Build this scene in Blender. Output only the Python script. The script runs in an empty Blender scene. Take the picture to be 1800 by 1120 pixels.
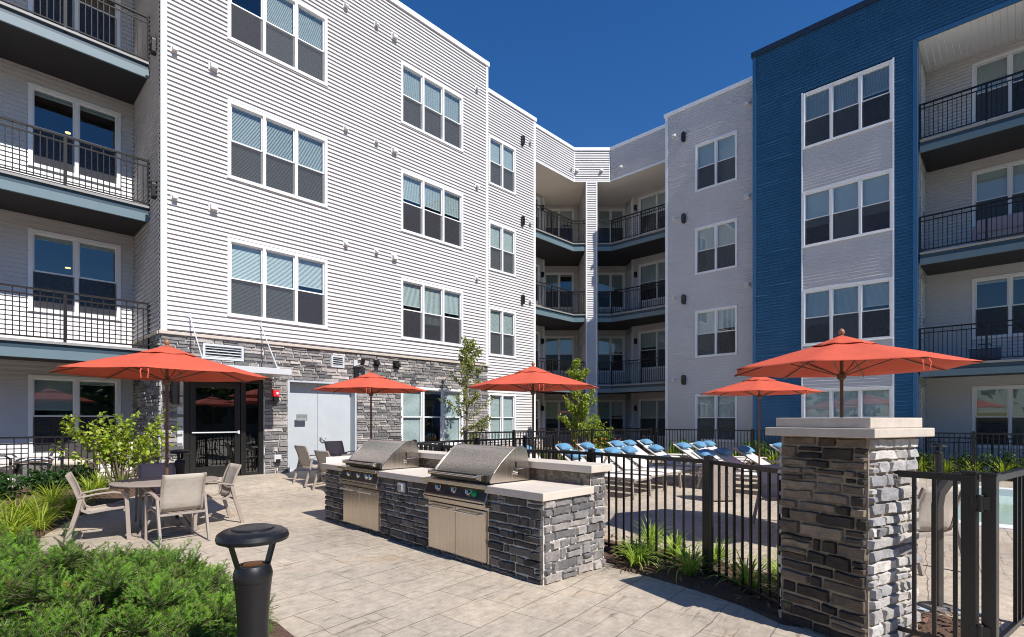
import bpy, math, random
from mathutils import Vector, Matrix, noise
R = math.radians
scene = bpy.context.scene
COL = scene.collection
# ------------------------------------------------------------------ camera, sky, sun, exposure
CH = 1.6
YAW = 43.8
cam = bpy.data.cameras.new("camera"); camo = bpy.data.objects.new("camera", cam); COL.objects.link(camo)
cam.sensor_width = 36; cam.lens = 36 * 922 / 1800; cam.shift_y = 178 / 1800
cam.clip_start = 0.05; cam.clip_end = 3000
camo.location = (0, 0, CH); camo.rotation_euler = (R(90), 0, R(YAW - 90))
scene.camera = camo
SUN = Vector((0.035, 1.0, -1.10)).normalized()          # the way sunlight travels
ELEV = math.asin(-SUN.z)
world = bpy.data.worlds.new("World"); scene.world = world; world.use_nodes = True
wn = world.node_tree.nodes; wl = world.node_tree.links
bg = wn["Background"]; bg.inputs[1].default_value = 0.071
sky = wn.new("ShaderNodeTexSky"); sky.sky_type = 'NISHITA'; sky.sun_disc = False
sky.sun_elevation = ELEV; sky.sun_rotation = R(180); sky.air_density = 1.25; sky.dust_density = 0.0; sky.ozone_density = 4.0
hs = wn.new("ShaderNodeHueSaturation"); hs.inputs["Saturation"].default_value = 1.28; hs.inputs["Value"].default_value = 1.0
cm = wn.new("ShaderNodeMix"); cm.data_type = 'RGBA'; cm.blend_type = 'MULTIPLY'; cm.inputs["Factor"].default_value = 1; cm.inputs["B"].default_value = (.86, 1.0, 1.26, 1)
wl.new(sky.outputs[0], hs.inputs["Color"]); wl.new(hs.outputs[0], cm.inputs["A"]); wl.new(cm.outputs["Result"], bg.inputs[0])
sl = bpy.data.lights.new("sun", 'SUN'); sl.energy = 5.0; sl.angle = R(0.5); sl.color = (1.0, 0.95, 0.88)
so = bpy.data.objects.new("sun", sl); COL.objects.link(so)
so.rotation_euler = SUN.to_track_quat('-Z', 'Y').to_euler()
vs = scene.view_settings; vs.view_transform = 'Standard'; vs.look = 'None'; vs.gamma = 1; vs.exposure = 0.32
scene.cycles.use_denoising = True; scene.cycles.denoising_prefilter = 'NONE'; scene.cycles.filter_width = 1.05
scene.cycles.max_bounces = 8; scene.cycles.transparent_max_bounces = 24; scene.cycles.diffuse_bounces = 4

# ------------------------------------------------------------------ helpers
class MB:
    """collects faces; build() links them as ONE mesh object"""
    def __init__(s, M=None):
        s.v = []; s.f = []; s.mi = []; s.t = []; s.M = M or Matrix.Identity(4); s.m = 0; s.tint = (1, 1, 1)
    def add(s, vs_, fs):
        b = len(s.v); M = s.M
        s.v.extend([tuple(M @ Vector(p)) for p in vs_])
        for f in fs:
            s.f.append([b + i for i in f]); s.mi.append(s.m); s.t.append(s.tint)
        return s
    def quad(s, a, b, c, d): return s.add([a, b, c, d], [(0, 1, 2, 3)])
    def box(s, x0, y0, z0, x1, y1, z1):
        return s.add([(x0, y0, z0), (x1, y0, z0), (x1, y1, z0), (x0, y1, z0), (x0, y0, z1), (x1, y0, z1), (x1, y1, z1), (x0, y1, z1)],
                     [(0, 3, 2, 1), (4, 5, 6, 7), (0, 1, 5, 4), (1, 2, 6, 5), (2, 3, 7, 6), (3, 0, 4, 7)])
    def cbox(s, c, sx, sy, sz): return s.box(c[0] - sx / 2, c[1] - sy / 2, c[2] - sz / 2, c[0] + sx / 2, c[1] + sy / 2, c[2] + sz / 2)
    def prism(s, poly, axis_a, axis_b, ext, e0, e1):
        """poly in (a,b) coordinates extruded along ext from e0 to e1; axes are indices 0..2"""
        n = len(poly); vs_ = []
        for e in (e0, e1):
            for a, b in poly:
                p = [0, 0, 0]; p[axis_a] = a; p[axis_b] = b; p[ext] = e; vs_.append(tuple(p))
        fs = [tuple(range(n)), tuple(range(2 * n - 1, n - 1, -1))] + [(i, i + n, (i + 1) % n + n, (i + 1) % n) for i in range(n)]
        return s.add(vs_, fs)
    def sweep(s, pts, w, h, up=(0, 0, 1), cap=True):
        """rectangular bar along a polyline, w sideways and h along up"""
        P = [Vector(p) for p in pts]; up = Vector(up); vs_ = []; n = len(P)
        for i in range(n):
            a = (P[i] - P[i - 1]).normalized() if i > 0 else None
            b = (P[i + 1] - P[i]).normalized() if i < n - 1 else None
            t = (a + b).normalized() if a and b else (a or b)
            k = 1.0
            if a and b: k = min(1.5, 1 / max(0.5, t.dot(a)))
            sd = t.cross(up)
            if sd.length < 1e-4: sd = t.cross(Vector((1, 0, 0)))
            sd.normalize(); u = sd.cross(t).normalized()
            ku = 1.0; ks = 1.0
            if a and b:
                bend = (b - a)
                if bend.length > 1e-4:
                    bend.normalize(); ku = 1 + (k - 1) * abs(bend.dot(u)); ks = 1 + (k - 1) * abs(bend.dot(sd))
            for sx, sz in ((-1, -1), (1, -1), (1, 1), (-1, 1)):
                vs_.append(tuple(P[i] + sd * (sx * w / 2 * ks) + u * (sz * h / 2 * ku)))
        fs = []
        for i in range(n - 1):
            for j in range(4):
                fs.append((i * 4 + j, i * 4 + (j + 1) % 4, i * 4 + 4 + (j + 1) % 4, i * 4 + 4 + j))
        if cap: fs += [(3, 2, 1, 0), tuple(4 * (n - 1) + j for j in range(4))]
        return s.add(vs_, fs)
    def tube(s, pts, r, n=8, cap=True):
        P = [Vector(p) for p in pts]; m = len(P); rs = r if isinstance(r, (list, tuple)) else [r] * m
        ref = None; vs_ = []
        for i in range(m):
            t = ((P[min(i + 1, m - 1)] - P[max(i - 1, 0)])).normalized()
            if ref is None:
                ref = t.cross(Vector((0, 0, 1)))
                if ref.length < 1e-3: ref = Vector((1, 0, 0))
            ref = (ref - t * ref.dot(t))
            if ref.length < 1e-5: ref = t.orthogonal()
            ref.normalize(); b = t.cross(ref)
            for j in range(n):
                a = 2 * math.pi * j / n
                vs_.append(tuple(P[i] + (ref * math.cos(a) + b * math.sin(a)) * rs[i]))
        fs = [(i * n + j, i * n + (j + 1) % n, (i + 1) * n + (j + 1) % n, (i + 1) * n + j) for i in range(m - 1) for j in range(n)]
        if cap: fs += [tuple(range(n - 1, -1, -1)), tuple(range((m - 1) * n, m * n))]
        return s.add(vs_, fs)
    def lathe(s, prof, n=20, c=(0, 0, 0), cap=True):
        m = len(prof); vs_ = [(c[0] + r * math.cos(2 * math.pi * j / n), c[1] + r * math.sin(2 * math.pi * j / n), c[2] + z) for r, z in prof for j in range(n)]
        fs = [(i * n + j, i * n + (j + 1) % n, (i + 1) * n + (j + 1) % n, (i + 1) * n + j) for i in range(m - 1) for j in range(n)]
        if cap: fs += [tuple(range(n - 1, -1, -1)), tuple(range((m - 1) * n, m * n))]
        return s.add(vs_, fs)
    def build(s, name, mats, parent=None, smooth=None, bevel=0, segs=2, loc=None, rotz=None):
        me = bpy.data.meshes.new(name); me.from_pydata(s.v, [], s.f)
        for m in (mats if isinstance(mats, (list, tuple)) else [mats]): me.materials.append(m)
        me.polygons.foreach_set("material_index", s.mi)
        if any(t != (1, 1, 1) for t in s.t):
            at = me.attributes.new("tint", 'FLOAT_COLOR', 'FACE')
            buf = []
            for t in s.t: buf.extend((t[0], t[1], t[2], 1.0))
            at.data.foreach_set("color", buf)
        if smooth is not None:
            me.polygons.foreach_set("use_smooth", [True] * len(s.f))
            if smooth < 180: me.set_sharp_from_angle(angle=R(smooth))
        me.update()
        o = bpy.data.objects.new(name, me); COL.objects.link(o)
        if parent: o.parent = parent
        if loc: o.location = loc
        if rotz is not None: o.rotation_euler.z = rotz
        if bevel:
            b = o.modifiers.new("bevel", 'BEVEL'); b.width = bevel; b.segments = segs; b.limit_method = 'ANGLE'; b.angle_limit = R(40)
        return o

def tag(o, label=None, cat=None, group=None, kind=None):
    if label: o["label"] = label
    if cat: o["category"] = cat
    if group: o["group"] = group
    if kind: o["kind"] = kind
    return o
def thing(name, label, cat, loc=(0, 0, 0), rotz=0, group=None):
    o = bpy.data.objects.new(name, None); COL.objects.link(o); o.location = loc; o.rotation_euler.z = rotz
    o.empty_display_size = 0.1
    return tag(o, label, cat, group)
def copy_tree(o, parent=None):
    c = o.copy(); COL.objects.link(c)
    if parent: c.parent = parent
    for ch in list(o.children): copy_tree(ch, c)
    return c
def place(proto, first, loc, rotz, label):
    o = proto if first else copy_tree(proto)
    o.location = loc; o.rotation_euler = (0, 0, rotz); o["label"] = label
    return o
def wallM(O, U):
    """wall frame: x runs to the right when facing the wall, y goes into the wall, z up"""
    U = Vector((U[0], U[1], 0)).normalized(); I = Vector((0, 0, 1)).cross(U)
    M = Matrix.Identity(4)
    for i in range(3): M[i][0] = U[i]; M[i][1] = I[i]; M[i][2] = (0, 0, 1)[i]; M[i][3] = (O[0], O[1], O[2] if len(O) > 2 else 0)[i]
    return M
S_, C_ = math.sin(R(YAW)), math.cos(R(YAW))
def axial(xc, d): return (xc * S_ + d * C_, -xc * C_ + d * S_)     # building diagonal axes -> world
def gz(Y):
    t = min(1, max(0, (Y - 9.9) / 3.4)); return 0.235 * t * t * (3 - 2 * t)

# ------------------------------------------------------------------ materials
def newmat(name):
    m = bpy.data.materials.new(name); m.use_nodes = True
    nt = m.node_tree; return m, nt.nodes, nt.links, nt.nodes["Principled BSDF"]
def pm(name, c, rough=0.5, metal=0, var=0.0, vscale=4, bump=0, bscale=60, tint=False, stretch=None, detail=4, rvar=0, spec=None):
    m, n, l, b = newmat(name)
    b.inputs["Base Color"].default_value = (*c, 1); b.inputs["Roughness"].default_value = rough; b.inputs["Metallic"].default_value = metal
    if spec is not None: b.inputs["Specular IOR Level"].default_value = spec
    tc = n.new("ShaderNodeTexCoord"); vec = tc.outputs["Object"]
    if stretch:
        mp = n.new("ShaderNodeMapping"); mp.inputs["Scale"].default_value = stretch; l.new(vec, mp.inputs[0]); vec = mp.outputs[0]
    colo = None
    if var:
        nz = n.new("ShaderNodeTexNoise"); nz.inputs["Scale"].default_value = vscale; nz.inputs["Detail"].default_value = detail; nz.inputs["Roughness"].default_value = 0.62
        l.new(vec, nz.inputs["Vector"])
        cr = n.new("ShaderNodeValToRGB"); cr.color_ramp.elements[0].position = 0.3; cr.color_ramp.elements[1].position = 0.72
        cr.color_ramp.elements[0].color = (*[max(0, x * (1 - var)) for x in c], 1); cr.color_ramp.elements[1].color = (*[min(1, x * (1 + var)) for x in c], 1)
        l.new(nz.outputs["Fac"], cr.inputs[0]); colo = cr.outputs[0]
        if rvar:
            mr = n.new("ShaderNodeMapRange"); mr.inputs["To Min"].default_value = rough - rvar; mr.inputs["To Max"].default_value = rough + rvar
            l.new(nz.outputs["Fac"], mr.inputs["Value"]); l.new(mr.outputs[0], b.inputs["Roughness"])
    if tint:
        at = n.new("ShaderNodeAttribute"); at.attribute_name = "tint"
        mx = n.new("ShaderNodeMix"); mx.data_type = 'RGBA'; mx.blend_type = 'MULTIPLY'; mx.inputs["Factor"].default_value = 1
        if colo: l.new(colo, mx.inputs["A"])
        else: mx.inputs["A"].default_value = (*c, 1)
        l.new(at.outputs["Color"], mx.inputs["B"]); colo = mx.outputs["Result"]
    if colo: l.new(colo, b.inputs["Base Color"])
    if bump:
        nb = n.new("ShaderNodeTexNoise"); nb.inputs["Scale"].default_value = bscale; nb.inputs["Detail"].default_value = 5
        l.new(vec, nb.inputs["Vector"]); bp = n.new("ShaderNodeBump"); bp.inputs["Strength"].default_value = bump; bp.inputs["Distance"].default_value = 0.01
        l.new(nb.outputs["Fac"], bp.inputs["Height"]); l.new(bp.outputs[0], b.inputs["Normal"])
    return m
def leafmat(name, trans=0.35, rough=0.45, spec=.35):
    m, n, l, b = newmat(name)
    at = n.new("ShaderNodeAttribute"); at.attribute_name = "tint"
    b.inputs["Roughness"].default_value = rough; b.inputs["Specular IOR Level"].default_value = spec
    tr = n.new("ShaderNodeBsdfTranslucent"); mx = n.new("ShaderNodeMixShader"); mx.inputs[0].default_value = trans
    hv = n.new("ShaderNodeHueSaturation"); hv.inputs["Value"].default_value = 1.5; hv.inputs["Saturation"].default_value = 1.1
    l.new(at.outputs["Color"], b.inputs["Base Color"]); l.new(at.outputs["Color"], hv.inputs["Color"]); l.new(hv.outputs[0], tr.inputs[0])
    l.new(b.outputs[0], mx.inputs[1]); l.new(tr.outputs[0], mx.inputs[2]); l.new(mx.outputs[0], n["Material Output"].inputs[0])
    return m
def clothmat(name, c, trans=0.25, rough=0.85, weave=900, var=0.06):
    m, n, l, b = newmat(name)
    tc = n.new("ShaderNodeTexCoord"); nz = n.new("ShaderNodeTexNoise"); nz.inputs["Scale"].default_value = 3; nz.inputs["Detail"].default_value = 5
    l.new(tc.outputs["Object"], nz.inputs["Vector"])
    cr = n.new("ShaderNodeValToRGB"); cr.color_ramp.elements[0].color = (*[x * (1 - var) for x in c], 1); cr.color_ramp.elements[1].color = (*[min(1, x * (1 + var)) for x in c], 1)
    cr.color_ramp.elements[0].position = .3; cr.color_ramp.elements[1].position = .7
    l.new(nz.outputs["Fac"], cr.inputs[0]); l.new(cr.outputs[0], b.inputs["Base Color"]); b.inputs["Roughness"].default_value = rough
    b.inputs["Specular IOR Level"].default_value = 0.2
    wv = n.new("ShaderNodeTexNoise"); wv.inputs["Scale"].default_value = 14; wv.inputs["Detail"].default_value = 6
    l.new(tc.outputs["Object"], wv.inputs["Vector"]); bp = n.new("ShaderNodeBump"); bp.inputs["Strength"].default_value = .35; bp.inputs["Distance"].default_value = .02
    l.new(wv.outputs["Fac"], bp.inputs["Height"]); l.new(bp.outputs[0], b.inputs["Normal"])
    if trans:
        tr = n.new("ShaderNodeBsdfTranslucent"); mx = n.new("ShaderNodeMixShader"); mx.inputs[0].default_value = trans
        l.new(cr.outputs[0], tr.inputs[0]); l.new(b.outputs[0], mx.inputs[1]); l.new(tr.outputs[0], mx.inputs[2]); l.new(mx.outputs[0], n["Material Output"].inputs[0])
    return m
def glassmat(name, tint, refl=1.0, base=0.0):
    """thin pane: tinted see-through plus fresnel mirror"""
    m, n, l, b = newmat(name); n.remove(b)
    t = n.new("ShaderNodeBsdfTransparent"); t.inputs[0].default_value = (*tint, 1)
    g = n.new("ShaderNodeBsdfGlossy"); g.inputs["Roughness"].default_value = 0.004; g.inputs[0].default_value = (.95, .98, 1, 1)
    fr = n.new("ShaderNodeFresnel"); ge = n.new("ShaderNodeNewGeometry"); io = n.new("ShaderNodeMath"); io.operation = 'MULTIPLY_ADD'; io.inputs[1].default_value = 1 / 1.52 - 1.52; io.inputs[2].default_value = 1.52
    l.new(ge.outputs["Backfacing"], io.inputs[0]); l.new(io.outputs[0], fr.inputs[0])
    ma = n.new("ShaderNodeMath"); ma.operation = 'MULTIPLY_ADD'; ma.inputs[1].default_value = refl; ma.inputs[2].default_value = base; ma.use_clamp = True
    tc = n.new("ShaderNodeTexCoord"); nz = n.new("ShaderNodeTexNoise"); nz.inputs["Scale"].default_value = 1.1; nz.inputs["Detail"].default_value = 1
    l.new(tc.outputs["Object"], nz.inputs["Vector"]); bp = n.new("ShaderNodeBump"); bp.inputs["Strength"].default_value = .05; bp.inputs["Distance"].default_value = .05
    l.new(nz.outputs["Fac"], bp.inputs["Height"]); l.new(bp.outputs[0], g.inputs["Normal"])
    mx = n.new("ShaderNodeMixShader"); l.new(fr.outputs[0], ma.inputs[0]); l.new(ma.outputs[0], mx.inputs[0]); l.new(t.outputs[0], mx.inputs[1]); l.new(g.outputs[0], mx.inputs[2])
    l.new(mx.outputs[0], n["Material Output"].inputs[0]); return m
def screenmat(name, c, open_):
    m, n, l, b = newmat(name); b.inputs["Base Color"].default_value = (*c, 1); b.inputs["Roughness"].default_value = .7
    t = n.new("ShaderNodeBsdfTransparent"); mx = n.new("ShaderNodeMixShader"); mx.inputs[0].default_value = open_
    l.new(b.outputs[0], mx.inputs[1]); l.new(t.outputs[0], mx.inputs[2]); l.new(mx.outputs[0], n["Material Output"].inputs[0]); return m
def emitmat(name, c, s):
    m, n, l, b = newmat(name); b.inputs["Emission Color"].default_value = (*c, 1); b.inputs["Emission Strength"].default_value = s; b.inputs["Base Color"].default_value = (*c, 1); return m

def stamped(name, c1, c2, joint, rot, bw=0.86, rh=0.45):
    m, n, l, b = newmat(name)
    tc = n.new("ShaderNodeTexCoord"); mp = n.new("ShaderNodeMapping"); mp.inputs["Rotation"].default_value = (0, 0, rot); l.new(tc.outputs["Object"], mp.inputs[0])
    dn = n.new("ShaderNodeTexNoise"); dn.inputs["Scale"].default_value = 2.2; dn.inputs["Detail"].default_value = 4; l.new(mp.outputs[0], dn.inputs["Vector"])
    sb = n.new("ShaderNodeVectorMath"); sb.operation = 'SUBTRACT'; sb.inputs[1].default_value = (.5, .5, .5); l.new(dn.outputs["Color"], sb.inputs[0])
    sc = n.new("ShaderNodeVectorMath"); sc.operation = 'SCALE'; sc.inputs["Scale"].default_value = 0.085; l.new(sb.outputs[0], sc.inputs[0])
    ad = n.new("ShaderNodeVectorMath"); ad.operation = 'ADD'; l.new(mp.outputs[0], ad.inputs[0]); l.new(sc.outputs[0], ad.inputs[1])
    br = n.new("ShaderNodeTexBrick"); br.offset = 0.37; br.offset_frequency = 2; br.squash = 0.62; br.squash_frequency = 3
    br.inputs["Scale"].default_value = 1; br.inputs["Mortar Size"].default_value = 0.0065; br.inputs["Mortar Smooth"].default_value = 0.5; br.inputs["Bias"].default_value = 0
    br.inputs["Brick Width"].default_value = bw; br.inputs["Row Height"].default_value = rh
    br.inputs["Color1"].default_value = (*c1, 1); br.inputs["Color2"].default_value = (*c2, 1); br.inputs["Mortar"].default_value = (*joint, 1)
    l.new(ad.outputs[0], br.inputs["Vector"])
    # joints fade in and out; some blocks are split by a second set of joints
    jn = n.new("ShaderNodeTexNoise"); jn.inputs["Scale"].default_value = 1.3; jn.inputs["Detail"].default_value = 3; l.new(mp.outputs[0], jn.inputs["Vector"])
    jr = n.new("ShaderNodeValToRGB"); jr.color_ramp.elements[0].position = .40; jr.color_ramp.elements[1].position = .62; jr.color_ramp.elements[0].color = (*joint, 1); jr.color_ramp.elements[1].color = (*[c * .86 for c in c2], 1)
    l.new(jn.outputs["Fac"], jr.inputs[0]); l.new(jr.outputs[0], br.inputs["Mortar"])
    b2 = n.new("ShaderNodeTexBrick"); b2.offset = .45; b2.squash = 1; b2.inputs["Scale"].default_value = 1; b2.inputs["Mortar Size"].default_value = .006; b2.inputs["Mortar Smooth"].default_value = .5; b2.inputs["Brick Width"].default_value = rh; b2.inputs["Row Height"].default_value = rh * .5
    l.new(ad.outputs[0], b2.inputs["Vector"])
    jm = n.new("ShaderNodeMapRange"); jm.inputs["From Min"].default_value = .52; jm.inputs["From Max"].default_value = .60; l.new(jn.outputs["Fac"], jm.inputs["Value"])
    jf = n.new("ShaderNodeMath"); jf.operation = 'MULTIPLY'; l.new(b2.outputs["Fac"], jf.inputs[0]); l.new(jm.outputs[0], jf.inputs[1])
    jx = n.new("ShaderNodeMix"); jx.data_type = 'RGBA'; jx.blend_type = 'MULTIPLY'; jx.inputs["B"].default_value = (.60, .57, .54, 1); l.new(jf.outputs[0], jx.inputs["Factor"]); l.new(br.outputs["Color"], jx.inputs["A"])
    n1 = n.new("ShaderNodeTexNoise"); n1.inputs["Scale"].default_value = .55; n1.inputs["Detail"].default_value = 7; n1.inputs["Roughness"].default_value = .65; l.new(mp.outputs[0], n1.inputs["Vector"])
    n2 = n.new("ShaderNodeTexNoise"); n2.inputs["Scale"].default_value = 9; n2.inputs["Detail"].default_value = 8; n2.inputs["Roughness"].default_value = .7; l.new(mp.outputs[0], n2.inputs["Vector"])
    st = n.new("ShaderNodeMapping"); st.inputs["Scale"].default_value = (2.2, 14, 4); st.inputs["Rotation"].default_value = (0, 0, .35); l.new(mp.outputs[0], st.inputs[0])
    n3 = n.new("ShaderNodeTexNoise"); n3.inputs["Scale"].default_value = 1; n3.inputs["Detail"].default_value = 6; n3.inputs["Roughness"].default_value = .6; n3.inputs["Distortion"].default_value = .6; l.new(st.outputs[0], n3.inputs["Vector"])
    def mul(a, fac, lo, hi, p0=.3, p1=.7):
        r = n.new("ShaderNodeValToRGB"); r.color_ramp.elements[0].position = p0; r.color_ramp.elements[1].position = p1
        r.color_ramp.elements[0].color = (*lo, 1); r.color_ramp.elements[1].color = (*hi, 1); l.new(fac, r.inputs[0])
        x = n.new("ShaderNodeMix"); x.data_type = 'RGBA'; x.blend_type = 'MULTIPLY'; x.inputs["Factor"].default_value = 1
        l.new(a, x.inputs["A"]); l.new(r.outputs[0], x.inputs["B"]); return x.outputs["Result"]
    col = mul(jx.outputs["Result"], n1.outputs["Fac"], (.70, .685, .67), (1.14, 1.10, 1.02))
    col = mul(col, n2.outputs["Fac"], (.70, .69, .68), (1.13, 1.13, 1.12))
    col = mul(col, n3.outputs["Fac"], (.50, .49, .48), (1, 1, 1), .29, .41)
    rn = n.new("ShaderNodeTexNoise"); rn.inputs["Scale"].default_value = .9; rn.inputs["Detail"].default_value = 5; rn.inputs["Roughness"].default_value = .7; mo = n.new("ShaderNodeMapping"); mo.inputs["Location"].default_value = (7, 3, 0); l.new(tc.outputs["Object"], mo.inputs[0]); l.new(mo.outputs[0], rn.inputs["Vector"])
    col = mul(col, rn.outputs["Fac"], (1, 1, 1), (.92, .78, .62), .57, .78)
    col = mul(col, n1.outputs["Fac"], (.72, .70, .68), (1, 1, 1), .22, .36)
    l.new(col, b.inputs["Base Color"])
    r2 = n.new("ShaderNodeMapRange"); r2.inputs["To Min"].default_value = .5; r2.inputs["To Max"].default_value = .8; l.new(n2.outputs["Fac"], r2.inputs["Value"]); l.new(r2.outputs[0], b.inputs["Roughness"])
    h = n.new("ShaderNodeMath"); h.operation = 'MULTIPLY_ADD'; h.inputs[1].default_value = -1.3; l.new(br.outputs["Fac"], h.inputs[0]); l.new(n3.outputs["Fac"], h.inputs[2])
    h2 = n.new("ShaderNodeMath"); h2.operation = 'MULTIPLY_ADD'; h2.inputs[1].default_value = .35; l.new(n2.outputs["Fac"], h2.inputs[0]); l.new(h.outputs[0], h2.inputs[2])
    bp = n.new("ShaderNodeBump"); bp.inputs["Strength"].default_value = .55; bp.inputs["Distance"].default_value = .012; l.new(h2.outputs[0], bp.inputs["Height"]); l.new(bp.outputs[0], b.inputs["Normal"])
    return m

M = {}
M["siding"] = pm("white_siding", (.58, .566, .566), .42, var=.05, vscale=.9)
M["siding_blue"] = pm("blue_siding", (.031, .106, .205), .34, var=.10, vscale=1.3)
M["trim"] = pm("white_trim", (.80, .80, .80), .4, var=.03, vscale=2)
M["trim_blue"] = pm("blue_trim", (.03, .12, .25), .4)
M["coping_dark"] = pm("dark_coping", (.02, .03, .05), .35)
M["fascia"] = pm("blue_grey_fascia", (.125, .185, .215), .45, var=.05, vscale=3)
M["fascia_dark"] = pm("dark_blue_fascia", (.025, .055, .08), .45)
M["deck"] = pm("deck_board", (.14, .13, .12), .6, var=.1)
M["soffit_white"] = pm("white_beadboard", (.84, .835, .81), .5); M["deck_edge"] = pm("deck_edge_paint", (.27, .27, .27), .5); M["deck_bounce"] = pm("bounce_deck", (.46, .40, .33), .6, var=.1)  # paler deck tone added to bounce light up onto the soffits
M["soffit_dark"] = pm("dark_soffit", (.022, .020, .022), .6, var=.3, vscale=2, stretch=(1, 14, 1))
M["soffit"] = pm("white_soffit", (.84, .78, .70), .5)
M["rail"] = pm("dark_bronze_metal", (.013, .011, .011), .5, var=.15, vscale=20, spec=.25)
M["fence"] = pm("black_fence_metal", (.013, .012, .013), .32, var=.2, vscale=15)
M["glass"] = glassmat("window_glass", (.76, .85, .845), 2.1, .02)
M["glass_dark"] = glassmat("storefront_glass", (.30, .33, .34), 2.2, .04)
M["screen"] = screenmat("insect_screen", (.034, .034, .042), .36)
M["blind"] = pm("blind_slat", (.62, .635, .64), .5, var=.04, vscale=.7)
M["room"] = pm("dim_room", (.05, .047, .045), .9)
M["curtain"] = pm("grey_curtain", (.30, .28, .34), .9)
M["stone"] = pm("ledge_stone", (1, 1, 1), .85, var=.45, vscale=15, bump=.9, bscale=42, tint=True, detail=8)
M["mortar"] = pm("pale_mortar", (.64, .60, .55), .95, var=.15, vscale=12, bump=.4, bscale=90)
M["cap"] = pm("cast_stone", (.54, .475, .405), .8, var=.10, vscale=9, bump=.25, bscale=150, detail=8)
M["counter"] = pm("counter_slab", (.63, .555, .475), .55, var=.06, vscale=6)
M["tile"] = pm("mosaic_tile", (.09, .075, .06), .4, var=.3, vscale=30)
M["steel"] = pm("brushed_steel", (.60, .545, .475), .25, metal=1, var=.13, vscale=2.2, bump=.025, bscale=12, stretch=(34, 34, .5), rvar=.07)
M["steel_dark"] = pm("dark_steel", (.115, .105, .095), .36, metal=1, var=.2, vscale=4)
M["chrome"] = pm("polished_steel", (.75, .73, .70), .12, metal=1)
M["black"] = pm("black_plastic", (.012, .012, .012), .35)
M["bollard"] = pm("black_powder_coat", (.009, .0095, .011), .36, var=.15, vscale=25, bump=.12, bscale=350)
M["amber"] = emitmat("lamp_glow", (.42, .15, .03), 0.22)
M["warm"] = emitmat("ceiling_lamp_glow", (1, .62, .22), 2.0)
M["frame"] = pm("taupe_metal", (.325, .275, .24), .45, var=.08, vscale=8)
M["sling"] = clothmat("taupe_sling", (.50, .45, .39), .12)
M["sling_white"] = clothmat("white_sling", (.80, .77, .72), .15)
M["sling_dark"] = clothmat("grey_sling", (.20, .185, .18), .08)
M["pillow"] = clothmat("blue_pillow_cloth", (.115, .265, .42), 0, var=.16)
M["coral"] = clothmat("coral_canvas", (.61, .112, .066), .10)
M["wood"] = pm("brown_pole", (.13, .07, .045), .4, var=.25, vscale=9, stretch=(8, 8, 1))
M["rib"] = pm("bronze_rib", (.16, .10, .07), .35, metal=.4)
M["door_grey"] = pm("grey_door_paint", (.47, .51, .54), .42, var=.05, vscale=2.5, rvar=.06)
M["alu"] = pm("light_alu", (.55, .57, .59), .35, var=.05)
M["red"] = pm("red_plastic", (.75, .02, .03), .35)
M["grey_sign"] = pm("grey_sign_panel", (.20, .22, .22), .5)
M["white"] = pm("white_paint", (.8, .8, .8), .4)
M["vent"] = pm("vent_plastic", (.66, .65, .64), .5)
M["leaf"] = leafmat("leaf_green"); M["needle"] = leafmat("yew_needle", .24, .65, .12); M["blade"] = leafmat("grass_blade", .38, .4)
M["bark"] = pm("grey_bark", (.20, .15, .11), .9, var=.4, vscale=20, bump=.5, bscale=60)
M["mulch"] = pm("bark_mulch", (.105, .06, .04), .95, var=.65, vscale=55, bump=1.0, bscale=70, detail=8)
M["chip"] = pm("mulch_chip", (.15, .085, .055), .95, tint=True)
M["patio"] = stamped("stamped_concrete", (.54, .475, .40), (.495, .44, .375), (.28, .235, .19), R(-5.5))
M["edge"] = pm("concrete_edge", (.50, .46, .41), .8, var=.14, vscale=3, bump=.3, bscale=40)
M["dirt"] = pm("far_ground", (.18, .17, .12), .95, var=.3, vscale=.2)
M["water"] = None
def watermat():
    m, n, l, b = newmat("pool_water"); b.inputs["Base Color"].default_value = (.47, .62, .55, 1); b.inputs["Roughness"].default_value = .06
    tc = n.new("ShaderNodeTexCoord"); nz = n.new("ShaderNodeTexNoise"); nz.inputs["Scale"].default_value = 2.5; nz.inputs["Detail"].default_value = 3; l.new(tc.outputs["Object"], nz.inputs["Vector"])
    bp = n.new("ShaderNodeBump"); bp.inputs["Strength"].default_value = .15; bp.inputs["Distance"].default_value = .05; l.new(nz.outputs["Fac"], bp.inputs["Height"]); l.new(bp.outputs[0], b.inputs["Normal"])
    return m
M["water"] = watermat()
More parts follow.
